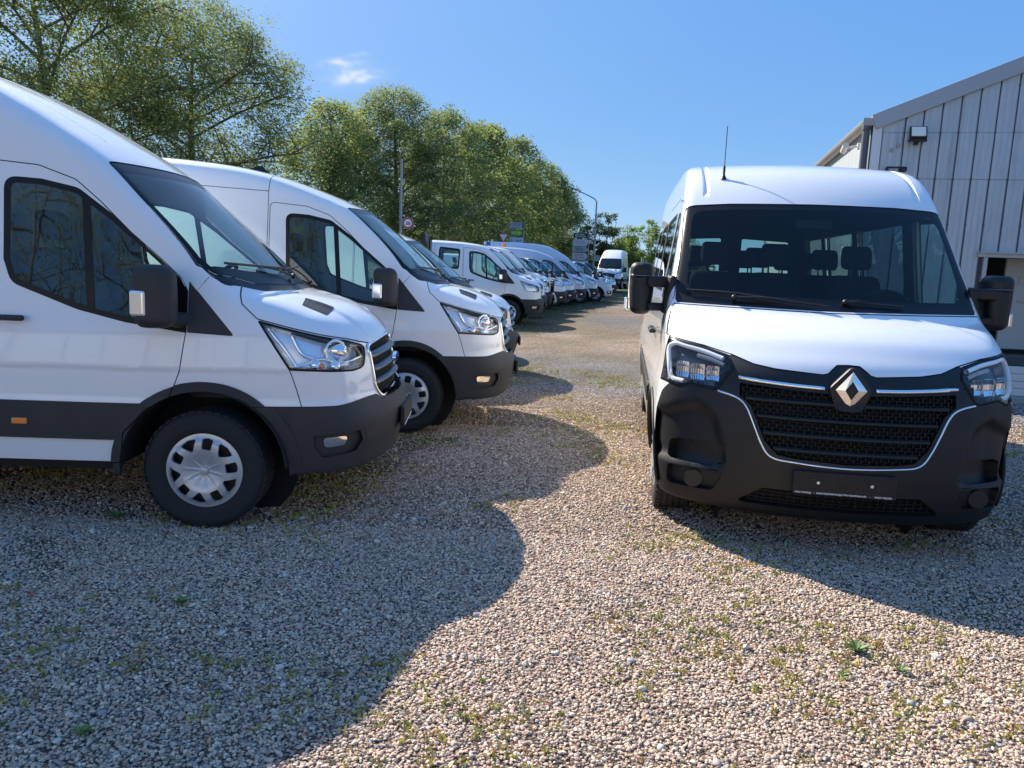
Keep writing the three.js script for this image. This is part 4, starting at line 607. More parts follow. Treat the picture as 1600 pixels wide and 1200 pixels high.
  { const y = onTop(f, -0.77, 0.585); part('aerial', merge([xf(new THREE.ConeGeometry(0.024, 0.05, 16), [-0.77, y + 0.02, 0.585]), rod([-0.77, y + 0.03, 0.585], [-0.79, y + 0.09, 0.583], 0.009, 8), rod([-0.79, y + 0.09, 0.583], [-0.87, y + 0.39, 0.574], 0.0032, 6)]), M.black, root); part('aerial_fin', loft([[0, 0.05], [0.03, 0.04], [0.05, 0.012]].map(([h, w]) => [[-2.1 + w, 2.445 + h, -0.02], [-2.1 + w, 2.445 + h, 0.02], [-2.1 - w, 2.445 + h, 0.03], [-2.1 - w, 2.445 + h, -0.03]])), M.black, root); }
  // cabin
  const inner = (x, y, z) => Math.max(f(x, y, z) + 0.055, 0.42 - y, x - 0.2, 0.46 - arch(x, y), 0.46 - archR(x, y)), ic = 0.06; let li = netMesh(inner, steps(-4.8, 0.7, [[-9, 0.12], [-1.2, ic]]), steps(0.3, 2.55, [[-9, ic]]), steps(-ic * 1.5, 1.05, [[-9, ic]])); li = split(li, (x, y, z) => -z, 0)[0];
  li = split(li, (x, y, z) => Math.max(wsG(z * 0.985, y - 0.01) - 0.05, -0.8 - x, 1.3 - y), 1)[1]; li = split(li, sided((x, y) => dw(x, y) + 0.01), 1)[1]; for (const [a, b] of sWins) li = split(li, (x, y, z) => Math.max(b + 0.04 - x, x - a + 0.04, 1.45 - y, y - 2.01, 0.6 - z), 1)[1]; li = split(li, (x, y, z) => Math.max(rw(z, y) + 0.02, x + 4.4), 1)[1];
  add('cabin_lining', both(li), M.linerBus, root);
  part('dashboard', loft([-0.88, -0.5, 0, 0.5, 0.88].map((z) => { const k = 0.16 * z * z; return [[0.17 - k, 1.30, z], [0.0 - k, 1.36, z], [-0.22 - k, 1.345, z], [-0.30 - k, 1.27, z], [-0.26 - k, 1.05, z], [-0.10, 0.75, z], [0.24 - k, 0.75, z]]; })), M.dashBus, root);
  const seats = [[-0.98, 0.56], [-0.98, 0.10], [-0.98, -0.50]]; for (const x of [-1.95, -2.85, -3.75]) for (const z of [0.58, 0.08, -0.5]) seats.push([x, z]); for (const [x, z] of seats) { const st = part('seat', SEAT.one, M.seatBus, root); st.position.set(x, 0.96, z); st.scale.set(1, 1.0, 0.86); }
  steering(root, -0.42, 1.34, -0.48, 0.6); part('rear_view_mirror', rbox(0.03, 0.07, 0.24, 0.02, -0.42, 1.93, 0), M.black, root);
  shade(root); return root;
}
Object.assign(M, { screenBus: phy([0.42, 0.56, 0.57], 0.01, 0, { transmission: 1, thickness: 0, ior: 1.36 }), seatBus: std([0.016, 0.017, 0.020], 0.9), dashBus: std([0.010, 0.010, 0.011], 0.85), lampDark: std([0.10, 0.104, 0.11], 0.3, 0.4), guide: phy([0.80, 0.82, 0.84], 0.15, 0.1, { clearcoat: 1 }), smoke: phy([0.30, 0.28, 0.27], 0.15, 0.6, { clearcoat: 1 }), chromeSoft: std([0.84, 0.85, 0.86], 0.16, 1), screw: std([0.75, 0.74, 0.70], 0.35, 0.2), greyPlastic: std([0.20, 0.20, 0.21], 0.5), linerBus: std([0.045, 0.047, 0.052], 0.9) });
// ---------------------------------------------------------------- ground
const HX = (D) => 0.72 * D + 0.5; // half width of the ground that the stones are laid on, at a distance
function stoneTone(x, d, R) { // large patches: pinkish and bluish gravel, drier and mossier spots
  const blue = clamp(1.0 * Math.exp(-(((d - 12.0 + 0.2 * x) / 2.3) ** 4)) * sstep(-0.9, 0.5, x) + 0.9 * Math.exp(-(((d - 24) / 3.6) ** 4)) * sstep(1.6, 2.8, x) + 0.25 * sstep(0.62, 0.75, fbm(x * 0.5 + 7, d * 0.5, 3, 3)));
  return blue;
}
const bareShade = (x, d) => clamp(sstep(0.52, 0.66, fbm(x * 0.8 + 2, d * 0.8, 4, 71) + 0.13 * Math.exp(-(((x + 0.9) / 1.1) ** 2) - (((d - 5.0) / 1.2) ** 2)))) * (0.45 + 0.55 * sstep(1.2, -0.6, x)) * sstep(2.6, 3.6, d); // trodden, mossy fines, widened by the nearest van to paint its shade darker
{
  const pts = []; const R = rng(11), N = 46; for (let i = 0; i < N * N; i++) { const cx = i % N, cy = Math.floor(i / N); pts.push([cx + 0.15 + 0.7 * R(), cy + 0.15 + 0.7 * R(), R(), R()]); }
  const cell = (u, v) => { const x = u * N, y = v * N, xi = Math.floor(x), yi = Math.floor(y); let d1 = 9, d2 = 9, id = 0; for (let a = -1; a <= 1; a++) for (let b = -1; b <= 1; b++) { const cx = (xi + a + N) % N, cy = (yi + b + N) % N, p = pts[cy * N + cx], dx = p[0] + (xi + a - cx) - x, dy = p[1] + (yi + b - cy) - y, d = Math.hypot(dx, dy); if (d < d1) { d2 = d1; d1 = d; id = cy * N + cx; } else if (d < d2) d2 = d; } return [d1, d2, id]; };
  const S = 1024, col = new Uint8Array(S * S * 4), hgt = new Uint8Array(S * S * 4);
  for (let j = 0; j < S; j++) for (let i = 0; i < S; i++) {
    const [d1, d2, id] = cell(i / S, j / S), p = pts[id], edge = sstep(0.0, 0.28, d2 - d1), o = (j * S + i) * 4;
    const br = mix(0.62, 1.12, p[2]) * (p[3] > 0.93 ? 0.6 : 1), k = mix(0.6, 1, edge) * br * (0.92 + 0.16 * hash2(i, j));
    col[o] = clamp(k * 0.80) * 255; col[o + 1] = clamp(k * (0.76 + 0.03 * (p[3] - 0.5))) * 255; col[o + 2] = clamp(k * (0.73 + 0.07 * (p[3] - 0.5))) * 255; col[o + 3] = 255;
    const h = edge * mix(0.5, 1, p[3]) * 255; hgt[o] = hgt[o + 1] = hgt[o + 2] = h; hgt[o + 3] = 255;
  }
  const mk = (d, srgb) => { const t = new THREE.DataTexture(d, S, S); t.wrapS = t.wrapT = THREE.RepeatWrapping; t.magFilter = THREE.LinearFilter; t.minFilter = THREE.LinearMipmapLinearFilter; t.generateMipmaps = true; if (srgb) t.colorSpace = THREE.SRGBColorSpace; t.needsUpdate = true; return t; };
  const cm = mk(col, true), hm = mk(hgt, false);
  // near sheet, with grass and blue-grey patches mixed into its tint
  const x0 = -24, x1 = 20, d0 = -26, d1 = 62, sx = 0.25, sd = 0.28, nx = Math.round((x1 - x0) / sx), nd = Math.round((d1 - d0) / sd), P = [], C = [], U = [], I = [];
  for (let j = 0; j <= nd; j++) for (let i = 0; i <= nx; i++) {
    const x = x0 + i * sx, d = d0 + j * sd; P.push(x, 0, -d); U.push(x / 0.9, d / 0.9);
    const b = stoneTone(x, d), n = fbm(x * 0.7, d * 0.7, 4, 9), far = sstep(12, 20, d);
    const br = bareShade(x, d); let c = [mix(0.77, 0.40, b), mix(0.625, 0.415, b), mix(0.50, 0.43, b)];
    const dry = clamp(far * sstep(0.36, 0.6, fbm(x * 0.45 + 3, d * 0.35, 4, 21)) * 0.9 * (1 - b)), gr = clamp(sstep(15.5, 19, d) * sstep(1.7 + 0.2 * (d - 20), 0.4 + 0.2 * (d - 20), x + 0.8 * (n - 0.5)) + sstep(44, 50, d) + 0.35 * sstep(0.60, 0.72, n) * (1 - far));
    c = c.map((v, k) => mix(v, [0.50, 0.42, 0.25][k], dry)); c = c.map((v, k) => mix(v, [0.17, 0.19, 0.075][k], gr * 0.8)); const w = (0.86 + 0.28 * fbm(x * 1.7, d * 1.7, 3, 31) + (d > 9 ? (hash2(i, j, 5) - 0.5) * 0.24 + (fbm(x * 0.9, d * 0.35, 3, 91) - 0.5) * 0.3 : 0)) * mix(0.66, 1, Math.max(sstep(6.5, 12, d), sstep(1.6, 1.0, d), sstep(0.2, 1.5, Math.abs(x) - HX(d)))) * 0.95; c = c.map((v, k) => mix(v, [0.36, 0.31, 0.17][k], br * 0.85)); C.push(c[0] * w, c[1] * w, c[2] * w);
  }
  for (let j = 0; j < nd; j++) for (let i = 0; i < nx; i++) { const a = j * (nx + 1) + i, b = a + 1, c = a + nx + 1, d = c + 1; I.push(a, b, d, a, d, c); }
  const g = new THREE.BufferGeometry(); g.setAttribute('position', new THREE.Float32BufferAttribute(P, 3)); g.setAttribute('color', new THREE.Float32BufferAttribute(C, 3)); g.setAttribute('uv', new THREE.Float32BufferAttribute(U, 2)); g.setIndex(I); g.computeVertexNormals();
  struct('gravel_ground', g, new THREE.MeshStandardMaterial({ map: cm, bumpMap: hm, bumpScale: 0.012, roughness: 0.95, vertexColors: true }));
  const gt = noiseTex(256, (u, v, i, j) => { const n = 0.6 + 0.5 * fbm(u * 24, v * 24, 4, 77); return [0.40 * n, 0.42 * n, 0.22 * n]; }, true); gt.repeat.set(300, 300);
  struct('ground', new THREE.PlaneGeometry(1600, 1600).rotateX(-Math.PI / 2).translate(0, -0.02, 0), new THREE.MeshStandardMaterial({ map: gt, roughness: 1 }));
}
// loose stones, thick near the camera and thinning out where they are too small to tell apart
{
  const R = rng(21), kinds = []; for (let k = 0; k < 5; k++) { const g = new THREE.IcosahedronGeometry(1, k < 2 ? 1 : 0), p = g.attributes.position, s = k * 31; const seen = {}; for (let i = 0; i < p.count; i++) { const v = V3(p.getX(i), p.getY(i), p.getZ(i)), key = v.toArray().map((q) => q.toFixed(2)).join(); const f = seen[key] ?? (seen[key] = 0.78 + 0.44 * R()); v.multiplyScalar(f); p.setXYZ(i, v.x * 1.12, v.y * 0.58, v.z * 0.88); } g.deleteAttribute('uv'); if (k < 2) { const h = {}; g.computeVertexNormals(); const acc = {}; for (let i = 0; i < p.count; i++) { const key = [p.getX(i), p.getY(i), p.getZ(i)].map((q) => q.toFixed(4)).join(); (acc[key] ||= V3(0, 0, 0)).add(V3().fromBufferAttribute(g.attributes.normal, i)); h[i] = key; } for (let i = 0; i < p.count; i++) { const q = acc[h[i]].clone().normalize(); g.attributes.normal.setXYZ(i, q.x, q.y, q.z); } } else g.computeVertexNormals(); kinds.push(g); }
  const list = kinds.map(() => []), tones = [[0.56, 0.415, 0.335], [0.62, 0.49, 0.395], [0.46, 0.335, 0.275], [0.66, 0.57, 0.48], [0.40, 0.365, 0.345], [0.34, 0.25, 0.215], [0.19, 0.185, 0.19], [0.74, 0.68, 0.60], [0.50, 0.31, 0.19]], wt = [0.26, 0.46, 0.63, 0.74, 0.84, 0.91, 0.95, 0.985, 1];
  const layer = (dA, dB, per, sMin, sMax) => { const area = 0.72 * (dB * dB - dA * dA) + 1.0 * (dB - dA), n = Math.round(area * per); for (let i = 0; i < n; i++) { const d = Math.sqrt(mix(dA * dA, dB * dB, R())), x = (R() * 2 - 1) * HX(d), s = mix(sMin, sMax, R() ** 2.2), k = Math.floor(R() * 5), u = R(); let t = tones[wt.findIndex((w) => u < w)].map((v, q) => v * [0.91, 0.87, 0.79][q]); if (R() < 0.72 * bareShade(x, d)) continue; const b = stoneTone(x, d); const m = (0.80 + 0.42 * R()) * 1.0; t = t.map((v, q) => mix(v, [0.30, 0.315, 0.34][q] * (0.7 + 0.6 * R()), b * 0.85) * m); list[k].push([x, d, s, t]); } };
  layer(1.75, 4.4, 9600, 0.0042, 0.0092); layer(4.4, 7.5, 4600, 0.0050, 0.0102); layer(7.5, 11.0, 1100, 0.007, 0.012);
  for (let i = 0; i < 500; i++) { const d = Math.sqrt(mix(3, 60, R())), x = (R() * 2 - 1) * HX(d); list[Math.floor(R() * 5)].push([x, d, mix(0.012, 0.02, R()), [[0.30, 0.31, 0.33], [0.58, 0.52, 0.45], [0.42, 0.33, 0.29]][Math.floor(R() * 3)]]); }
  const grp = new THREE.Group(); grp.name = 'gravel'; tag(grp, 'loose pinkish grey gravel stones covering the yard between the vans', 'gravel', null, 'stuff'); scene.add(grp);
  const mat = new THREE.MeshStandardMaterial({ color: 0xffffff, roughness: 0.85 }), q = new THREE.Quaternion(), mm = new THREE.Matrix4(), cc = new THREE.Color();
  list.forEach((L, k) => { const im = new THREE.InstancedMesh(kinds[k], mat, L.length); im.name = 'stones'; L.forEach(([x, d, s, t], i) => { q.setFromEuler(new THREE.Euler((R() - 0.5) * 0.9, R() * 6.28, (R() - 0.5) * 0.9)); mm.compose(V3(x, s * (0.05 + 0.55 * R()), -d), q, V3(s, s * mix(0.8, 1.25, R()), s)); im.setMatrixAt(i, mm); im.setColorAt(i, cc.setRGB(...t)); }); im.castShadow = im.receiveShadow = true; im.userData.kind = 'stuff'; grp.add(im); });
}
// moss and dry grass between the stones, short grass under the far row, and a few single weeds
{
  const R = rng(33), blade = new THREE.BufferGeometry(); blade.setAttribute('position', new THREE.Float32BufferAttribute([-0.06, 0, 0, 0.06, 0, 0, 0.045, 0.55, 0.10, -0.045, 0.55, 0.10, 0.0, 1, 0.32], 3)); blade.setIndex([0, 1, 2, 0, 2, 3, 3, 2, 4]); blade.computeVertexNormals();
  const leafy = phy([1, 1, 1], 0.8, 0, { transmission: 0.3, thickness: 0, side: THREE.DoubleSide });
  const scatter = (name, label, cat, list) => { const im = new THREE.InstancedMesh(blade, leafy, list.length), q = new THREE.Quaternion(), mm = new THREE.Matrix4(), cc = new THREE.Color(); list.forEach(([x, y, d, h, w, c], i) => { q.setFromEuler(new THREE.Euler((R() - 0.5) * 1.0, R() * 6.28, (R() - 0.5) * 1.0)); mm.compose(V3(x, y, -d), q, V3(w, h, h)); im.setMatrixAt(i, mm); im.setColorAt(i, cc.setRGB(...c)); }); im.name = name; tag(im, label, cat, null, 'stuff'); im.castShadow = im.receiveShadow = true; scene.add(im); };
  const moss = []; let guard = 0;
  while (moss.length < 62000 && guard++ < 4e5) { const d = Math.sqrt(mix(3.2, 150, R())), x = (R() * 2 - 1) * HX(d), n = fbm(x * 1.6 + 40, d * 1.6, 4, 51); const nb = n + 0.10 * bareShade(x, d); if (nb < 0.56 || R() > (nb - 0.54) * 5) continue; const k = 4 + Math.floor(R() * 9), u = R(), c = u < 0.62 ? [0.40, 0.37, 0.09] : u < 0.82 ? [0.24, 0.26, 0.06] : [0.42, 0.26, 0.11], sp = 0.012 + 0.02 * R(); for (let i = 0; i < k; i++) { const m = 0.7 + 0.6 * R(); moss.push([x + (R() - 0.5) * sp * 2, 0.004, d + (R() - 0.5) * sp * 2, 0.008 + 0.012 * R(), 0.05 + 0.07 * R(), c.map((v) => v * m)]); } }
  scatter('dry_grass', 'yellowish moss and dry grass tufts scattered through the gravel', 'moss', moss);
  const grass = []; for (let i = 0; i < 40000; i++) { const d = mix(18.5, 54, R() ** 1.2), edge = 0.9 + 0.21 * (d - 20), x = edge - R() ** 0.8 * (6 + 0.1 * d) + (fbm(d * 0.6, 3, 3, 61) - 0.5) * 3, u = R(); grass.push([x, 0, d, 0.025 + 0.045 * R(), 0.06 + 0.07 * R(), (u < 0.6 ? [0.085, 0.12, 0.03] : u < 0.88 ? [0.13, 0.15, 0.05] : [0.24, 0.21, 0.10]).map((v) => v * (0.7 + 0.6 * R()))]); }
  scatter('grass', 'short patchy grass growing under the far row of vans', 'grass', grass);
  const lv = new THREE.BufferGeometry(); { const P = [[0, 0, 0], [0.16, 0.06, 0.3], [0.2, 0.07, 0.6], [0, 0.05, 1], [-0.2, 0.07, 0.6], [-0.16, 0.06, 0.3], [0, 0.0, 0.5]]; lv.setAttribute('position', new THREE.Float32BufferAttribute(P.flat(), 3)); lv.setIndex([0, 1, 6, 1, 2, 6, 2, 3, 6, 3, 4, 6, 4, 5, 6, 5, 0, 6]); lv.computeVertexNormals(); }
  const green = phy([0.13, 0.24, 0.05], 0.6, 0, { transmission: 0.3, thickness: 0, side: THREE.DoubleSide });
  const weed = (x, d, size, n, label) => { const t = thing('weed', label, 'weed', [x, 0.006, -d], 0, null), gs = []; for (let i = 0; i < n; i++) { const a = i * 2.4 + R() * 0.8, l = size * (0.45 + 0.75 * R()), lift = 0.25 + 0.8 * R(); gs.push(xf(lv.clone(), [Math.sin(a) * size * 0.25 * R(), size * 0.12 * R(), Math.cos(a) * size * 0.25 * R()], [0, 0, 0], [l * 0.8, l, l]).applyMatrix4(new THREE.Matrix4().makeTranslation(0, 0, 0))); gs[i].rotateX(-lift * 0.6); gs[i].rotateY(a); } part('leaves', merge(gs), green, t); };
  weed(1.51, 3.08, 0.062, 34, 'bushy green weed in sunlit gravel in front of the minibus shadow'); weed(1.62, 2.92, 0.036, 14, 'small green weed right beside and below the bushy one'); weed(1.36, 2.86, 0.026, 10, 'tiny pale green weed left of and below the bushy one');
  weed(-1.35, 2.30, 0.045, 18, 'green weed in the shaded gravel at the lower left corner'); weed(-1.45, 3.27, 0.05, 16, 'green weed in shaded gravel below the nearest front wheel'); weed(-2.30, 4.35, 0.08, 22, 'dark green weed clump in shade under the sill of the nearest van'); weed(-0.12, 4.53, 0.03, 8, 'tiny weed at the edge of the van shadow near the middle');
}
// ---------------------------------------------------------------- trees
const at = (px, D, dy = 0) => [(px - 800 - 7) / 1203 * D, dy, -D];
const leafGeo = (() => { const P = [[0, 0, 0], [0.30, 0.06, 0.12], [0.52, 0.0, 0.42], [0.26, 0.07, 0.52], [0, -0.03, 1.0], [-0.26, 0.07, 0.52], [-0.52, 0.0, 0.42], [-0.30, 0.06, 0.12], [0, 0, 0.45]], g = new THREE.BufferGeometry(); g.setAttribute('position', new THREE.Float32BufferAttribute(P.flat(), 3)); const I = []; for (let i = 0; i < 8; i++) I.push(i, (i + 1) % 8, 8); g.setIndex(I); g.computeVertexNormals(); return g; })();
const leafMat = phy([1, 1, 1], 0.9, 0, { specularIntensity: 0.4, transmission: 0.55, thickness: 0, side: THREE.DoubleSide }), bark = new THREE.MeshStandardMaterial({ color: lin(0.13, 0.115, 0.095), roughness: 0.95, bumpMap: noiseTex(128, (u, v) => { const n = fbm(u * 14, v * 5, 4, 8); return [n, n, n]; }), bumpScale: 0.03 });
function growTree(name, label, cat, pos, { h, r, base = 0.22, limbs = 9, leaves = 11000, leaf = 0.2, seed = 1, tone = [0.26, 0.325, 0.105], group, trunk = 0.2, bush = false }) {
  const far = pos[2] < -50, fill = pos[2] < -40 ? 0.42 : 0.34, R = rng(seed * 7919 + 13), t = thing(name, label, cat, pos, R() * 6, group), wood = [], tips = [];
  const stick = (pts, ra, rb) => { const c = new THREE.CatmullRomCurve3(pts, false, 'centripetal'), n = Math.max(3, pts.length + 1), fr = c.computeFrenetFrames(n, false), rings = []; for (let i = 0; i <= n; i++) { const p = c.getPointAt(i / n), rr = mix(ra, rb, i / n); rings.push(Array.from({ length: 6 }, (_, k) => { const a = k / 6 * 6.283; return p.clone().addScaledVector(fr.normals[i], Math.cos(a) * rr).addScaledVector(fr.binormals[i], Math.sin(a) * rr).toArray(); })); } wood.push(loft(rings, false)); };
  const H = h * 0.93, tp = []; for (let i = 0; i <= 5; i++) tp.push(V3((R() - 0.5) * 0.25 * i * 0.5, H * i / 5 * 0.86, (R() - 0.5) * 0.25 * i * 0.5)); if (!bush) stick(tp, trunk, trunk * 0.22);
  const tcurve = new THREE.CatmullRomCurve3(tp);
  const env = (y) => { const q = clamp((y / h - base) / (1 - base)); return r * Math.pow(Math.sin(Math.PI * Math.pow(q * 0.93 + 0.05, 0.72)), 0.62); };
  for (let i = 0; i < limbs; i++) {
    const q = mix(base * 0.9, 0.92, (i + 0.6 * R()) / limbs), s = bush ? V3((R() - 0.5) * r * 0.3, 0.1, (R() - 0.5) * r * 0.3) : tcurve.getPoint(clamp(q)), az = i * 2.399 + R() * 0.9, ty = Math.min(h * 0.97, bush ? h * mix(0.25, 0.95, R()) : s.y + h * mix(0.05, 0.22, R())), rad = env(ty) * mix(0.72, 1.02, R()), e = V3(Math.cos(az) * rad, ty, Math.sin(az) * rad);
    const mid = s.clone().lerp(e, 0.5).add(V3((R() - 0.5) * 0.5, h * 0.025 + (R() - 0.5) * 0.4, (R() - 0.5) * 0.5)), lr = trunk * mix(0.42, 0.18, q); stick([s, mid, e], lr, 0.025); const lc = new THREE.CatmullRomCurve3([s, mid, e]);
    for (let j = 0; j < 8; j++) {
      const u = mix(0.28, 1, (j + R()) / 8), a = lc.getPoint(u), d = V3(R() - 0.5, (R() - 0.35) * 0.9, R() - 0.5).normalize(), L = r * mix(0.22, 0.42, R()), b = a.clone().addScaledVector(d, L).add(V3(0, 0.15 * L, 0)), lim = env(clamp(b.y, h * base, h * 0.99)) * 1.06, br = Math.hypot(b.x, b.z); if (br > lim) { b.x *= lim / br; b.z *= lim / br; } b.y = clamp(b.y, h * base * 0.72, h);
      stick([a, a.clone().lerp(b, 0.5).add(V3((R() - 0.5) * 0.25, 0.1, (R() - 0.5) * 0.25)), b], 0.032, 0.010); for (let k = 0; k < 3; k++) tips.push([a.clone().lerp(b, mix(0.35, 1.05, (k + R()) / 3)).add(V3((R() - 0.5) * 0.5, (R() - 0.5) * 0.4, (R() - 0.5) * 0.5)), mix(0.40, 0.95, R()) * r * 0.19, R()]);
    }
  }
  part(bush ? 'branches' : 'trunk', merge(wood), bark, t);
  const im = new THREE.InstancedMesh(leafGeo, leafMat, leaves = Math.round(leaves * (far ? 1.9 : 3.8))), q = new THREE.Quaternion(), mm = new THREE.Matrix4(), cc = new THREE.Color(); im.name = 'crown';
  for (let i = 0; i < leaves; i++) { let [c, rad, tn] = tips[Math.floor(R() * tips.length)]; if (!bush && R() < fill) { const q = mix(base * 0.9, 0.99, R()), a = R() * 6.283, e = env(q * h) * Math.sqrt(mix(0.25, 1, R())) * (0.86 + 0.2 * fbm(a * 2.2 + seed, q * 9, 3, 6)); c = V3(Math.cos(a) * e, q * h, Math.sin(a) * e); rad = 0.5; tn = fbm(a * 3 + seed, q * 14, 3, 9); } const v = V3(R() * 2 - 1, R() * 2 - 1, R() * 2 - 1); if (v.length() > 1) v.multiplyScalar(0.6); const p = c.clone().add(v.multiply(V3(rad * 1.15, rad * 0.75, rad * 1.15))); q.setFromEuler(new THREE.Euler((R() - 0.3) * 1.7, R() * 6.283, (R() - 0.5) * 1.5)); const s = leaf * (far ? 0.60 : 0.50) * mix(0.65, 1.25, R()); mm.compose(p, q, V3(s, s, s)); im.setMatrixAt(i, mm); const m = mix(0.72, 1.3, tn) * mix(0.75, 1.25, R()), y = R() < 0.12 ? 1.5 : 1; im.setColorAt(i, cc.setRGB(tone[0] * m * y, tone[1] * m, tone[2] * m)); }
  im.castShadow = im.receiveShadow = true; im.userData.kind = 'stuff'; t.add(im); return t;
}
const planes = 'plane trees in a row along the road behind the vans';
for (const [px, D, h, r, n, leaf, lab] of [
  [85, 27, 14.0, 5.6, 21000, 0.21, 'tallest leafy plane tree, towering over the roof of the high-roof van'], [308, 33, 11.9, 5.9, 21000, 0.22, 'leafy plane tree with open branches above the roof fin of the second van'],
  [520, 41, 9.6, 3.3, 10000, 0.23, 'slimmer pale plane tree in the gap between two big crowns'], [614, 46, 11.4, 4.7, 20000, 0.25, 'broad plane tree whose dome is the highest behind the speed limit sign'],
  [692, 54, 11.8, 4.6, 17000, 0.27, 'plane tree forming the second dome beside the highest one'], [748, 61, 12.3, 4.7, 15000, 0.29, 'plane tree rising behind the double cab'],
  [800, 70, 12.7, 5.0, 15000, 0.32, 'plane tree rising behind the triangular yield sign'], [842, 82, 12.4, 4.7, 14000, 0.36, 'plane tree second from the lamp end of the row'], [868, 95, 11.3, 4.5, 13000, 0.40, 'last plane tree of the row, beside the street lamp arm']])
  growTree('plane_tree', lab, 'tree', at(px, D), { h, r, leaves: n, leaf, seed: px, group: planes, limbs: 18, base: px < 400 ? 0.24 : 0.14, trunk: 0.24 });
for (const [px, D, h, r, n, tone, lab] of [[943, 78, 7.2, 3.3, 11000, [0.14, 0.18, 0.05], 'dark shrub behind the far street lamp'], [1000, 80, 6.8, 3.6, 12000, [0.21, 0.31, 0.055], 'bright green shrub at the far end of the lane'], [968, 84, 5.4, 3.6, 10000, [0.10, 0.13, 0.035], 'low dark shrub behind the far white van'], [1045, 78, 6.6, 3.6, 10000, [0.21, 0.31, 0.055], 'bright shrub partly hidden by the left mirror of the minibus']])
  growTree('shrub', lab, 'shrub', at(px, D), { h, r, leaves: n, leaf: 0.24, seed: px + 3, tone, limbs: 14, base: 0.05, bush: true, trunk: 0.12 });
{ // the undergrowth along the road reads as one mass
  const R = rng(5), n = 16000, im = new THREE.InstancedMesh(leafGeo, leafMat, n), q = new THREE.Quaternion(), mm = new THREE.Matrix4(), cc = new THREE.Color(); im.name = 'undergrowth';
  for (let i = 0; i < n; i++) { const u = R(), px = mix(420, 1100, u), D = u < 0.72 ? mix(52, 104, u / 0.72) : mix(104, 84, (u - 0.72) / 0.28), p = at(px, D + 3), hh = (2.2 + 2.6 * fbm(u * 60, 1, 3, 4)) * Math.pow(R(), 0.7); q.setFromEuler(new THREE.Euler((R() - 0.3) * 1.7, R() * 6.283, (R() - 0.5) * 1.5)); const s = mix(0.3, 0.6, R()); mm.compose(V3(p[0] + (R() - 0.5) * 2, hh, p[2] + (R() - 0.5) * 3), q, V3(s, s, s)); im.setMatrixAt(i, mm); const m = 0.7 + 0.8 * R(); cc.setRGB(0.16 * m, 0.19 * m, 0.05 * m); im.setColorAt(i, cc); }
  im.castShadow = im.receiveShadow = true; tag(im, 'dense green undergrowth along the road behind the tree trunks', 'hedge', null, 'stuff'); scene.add(im);
}
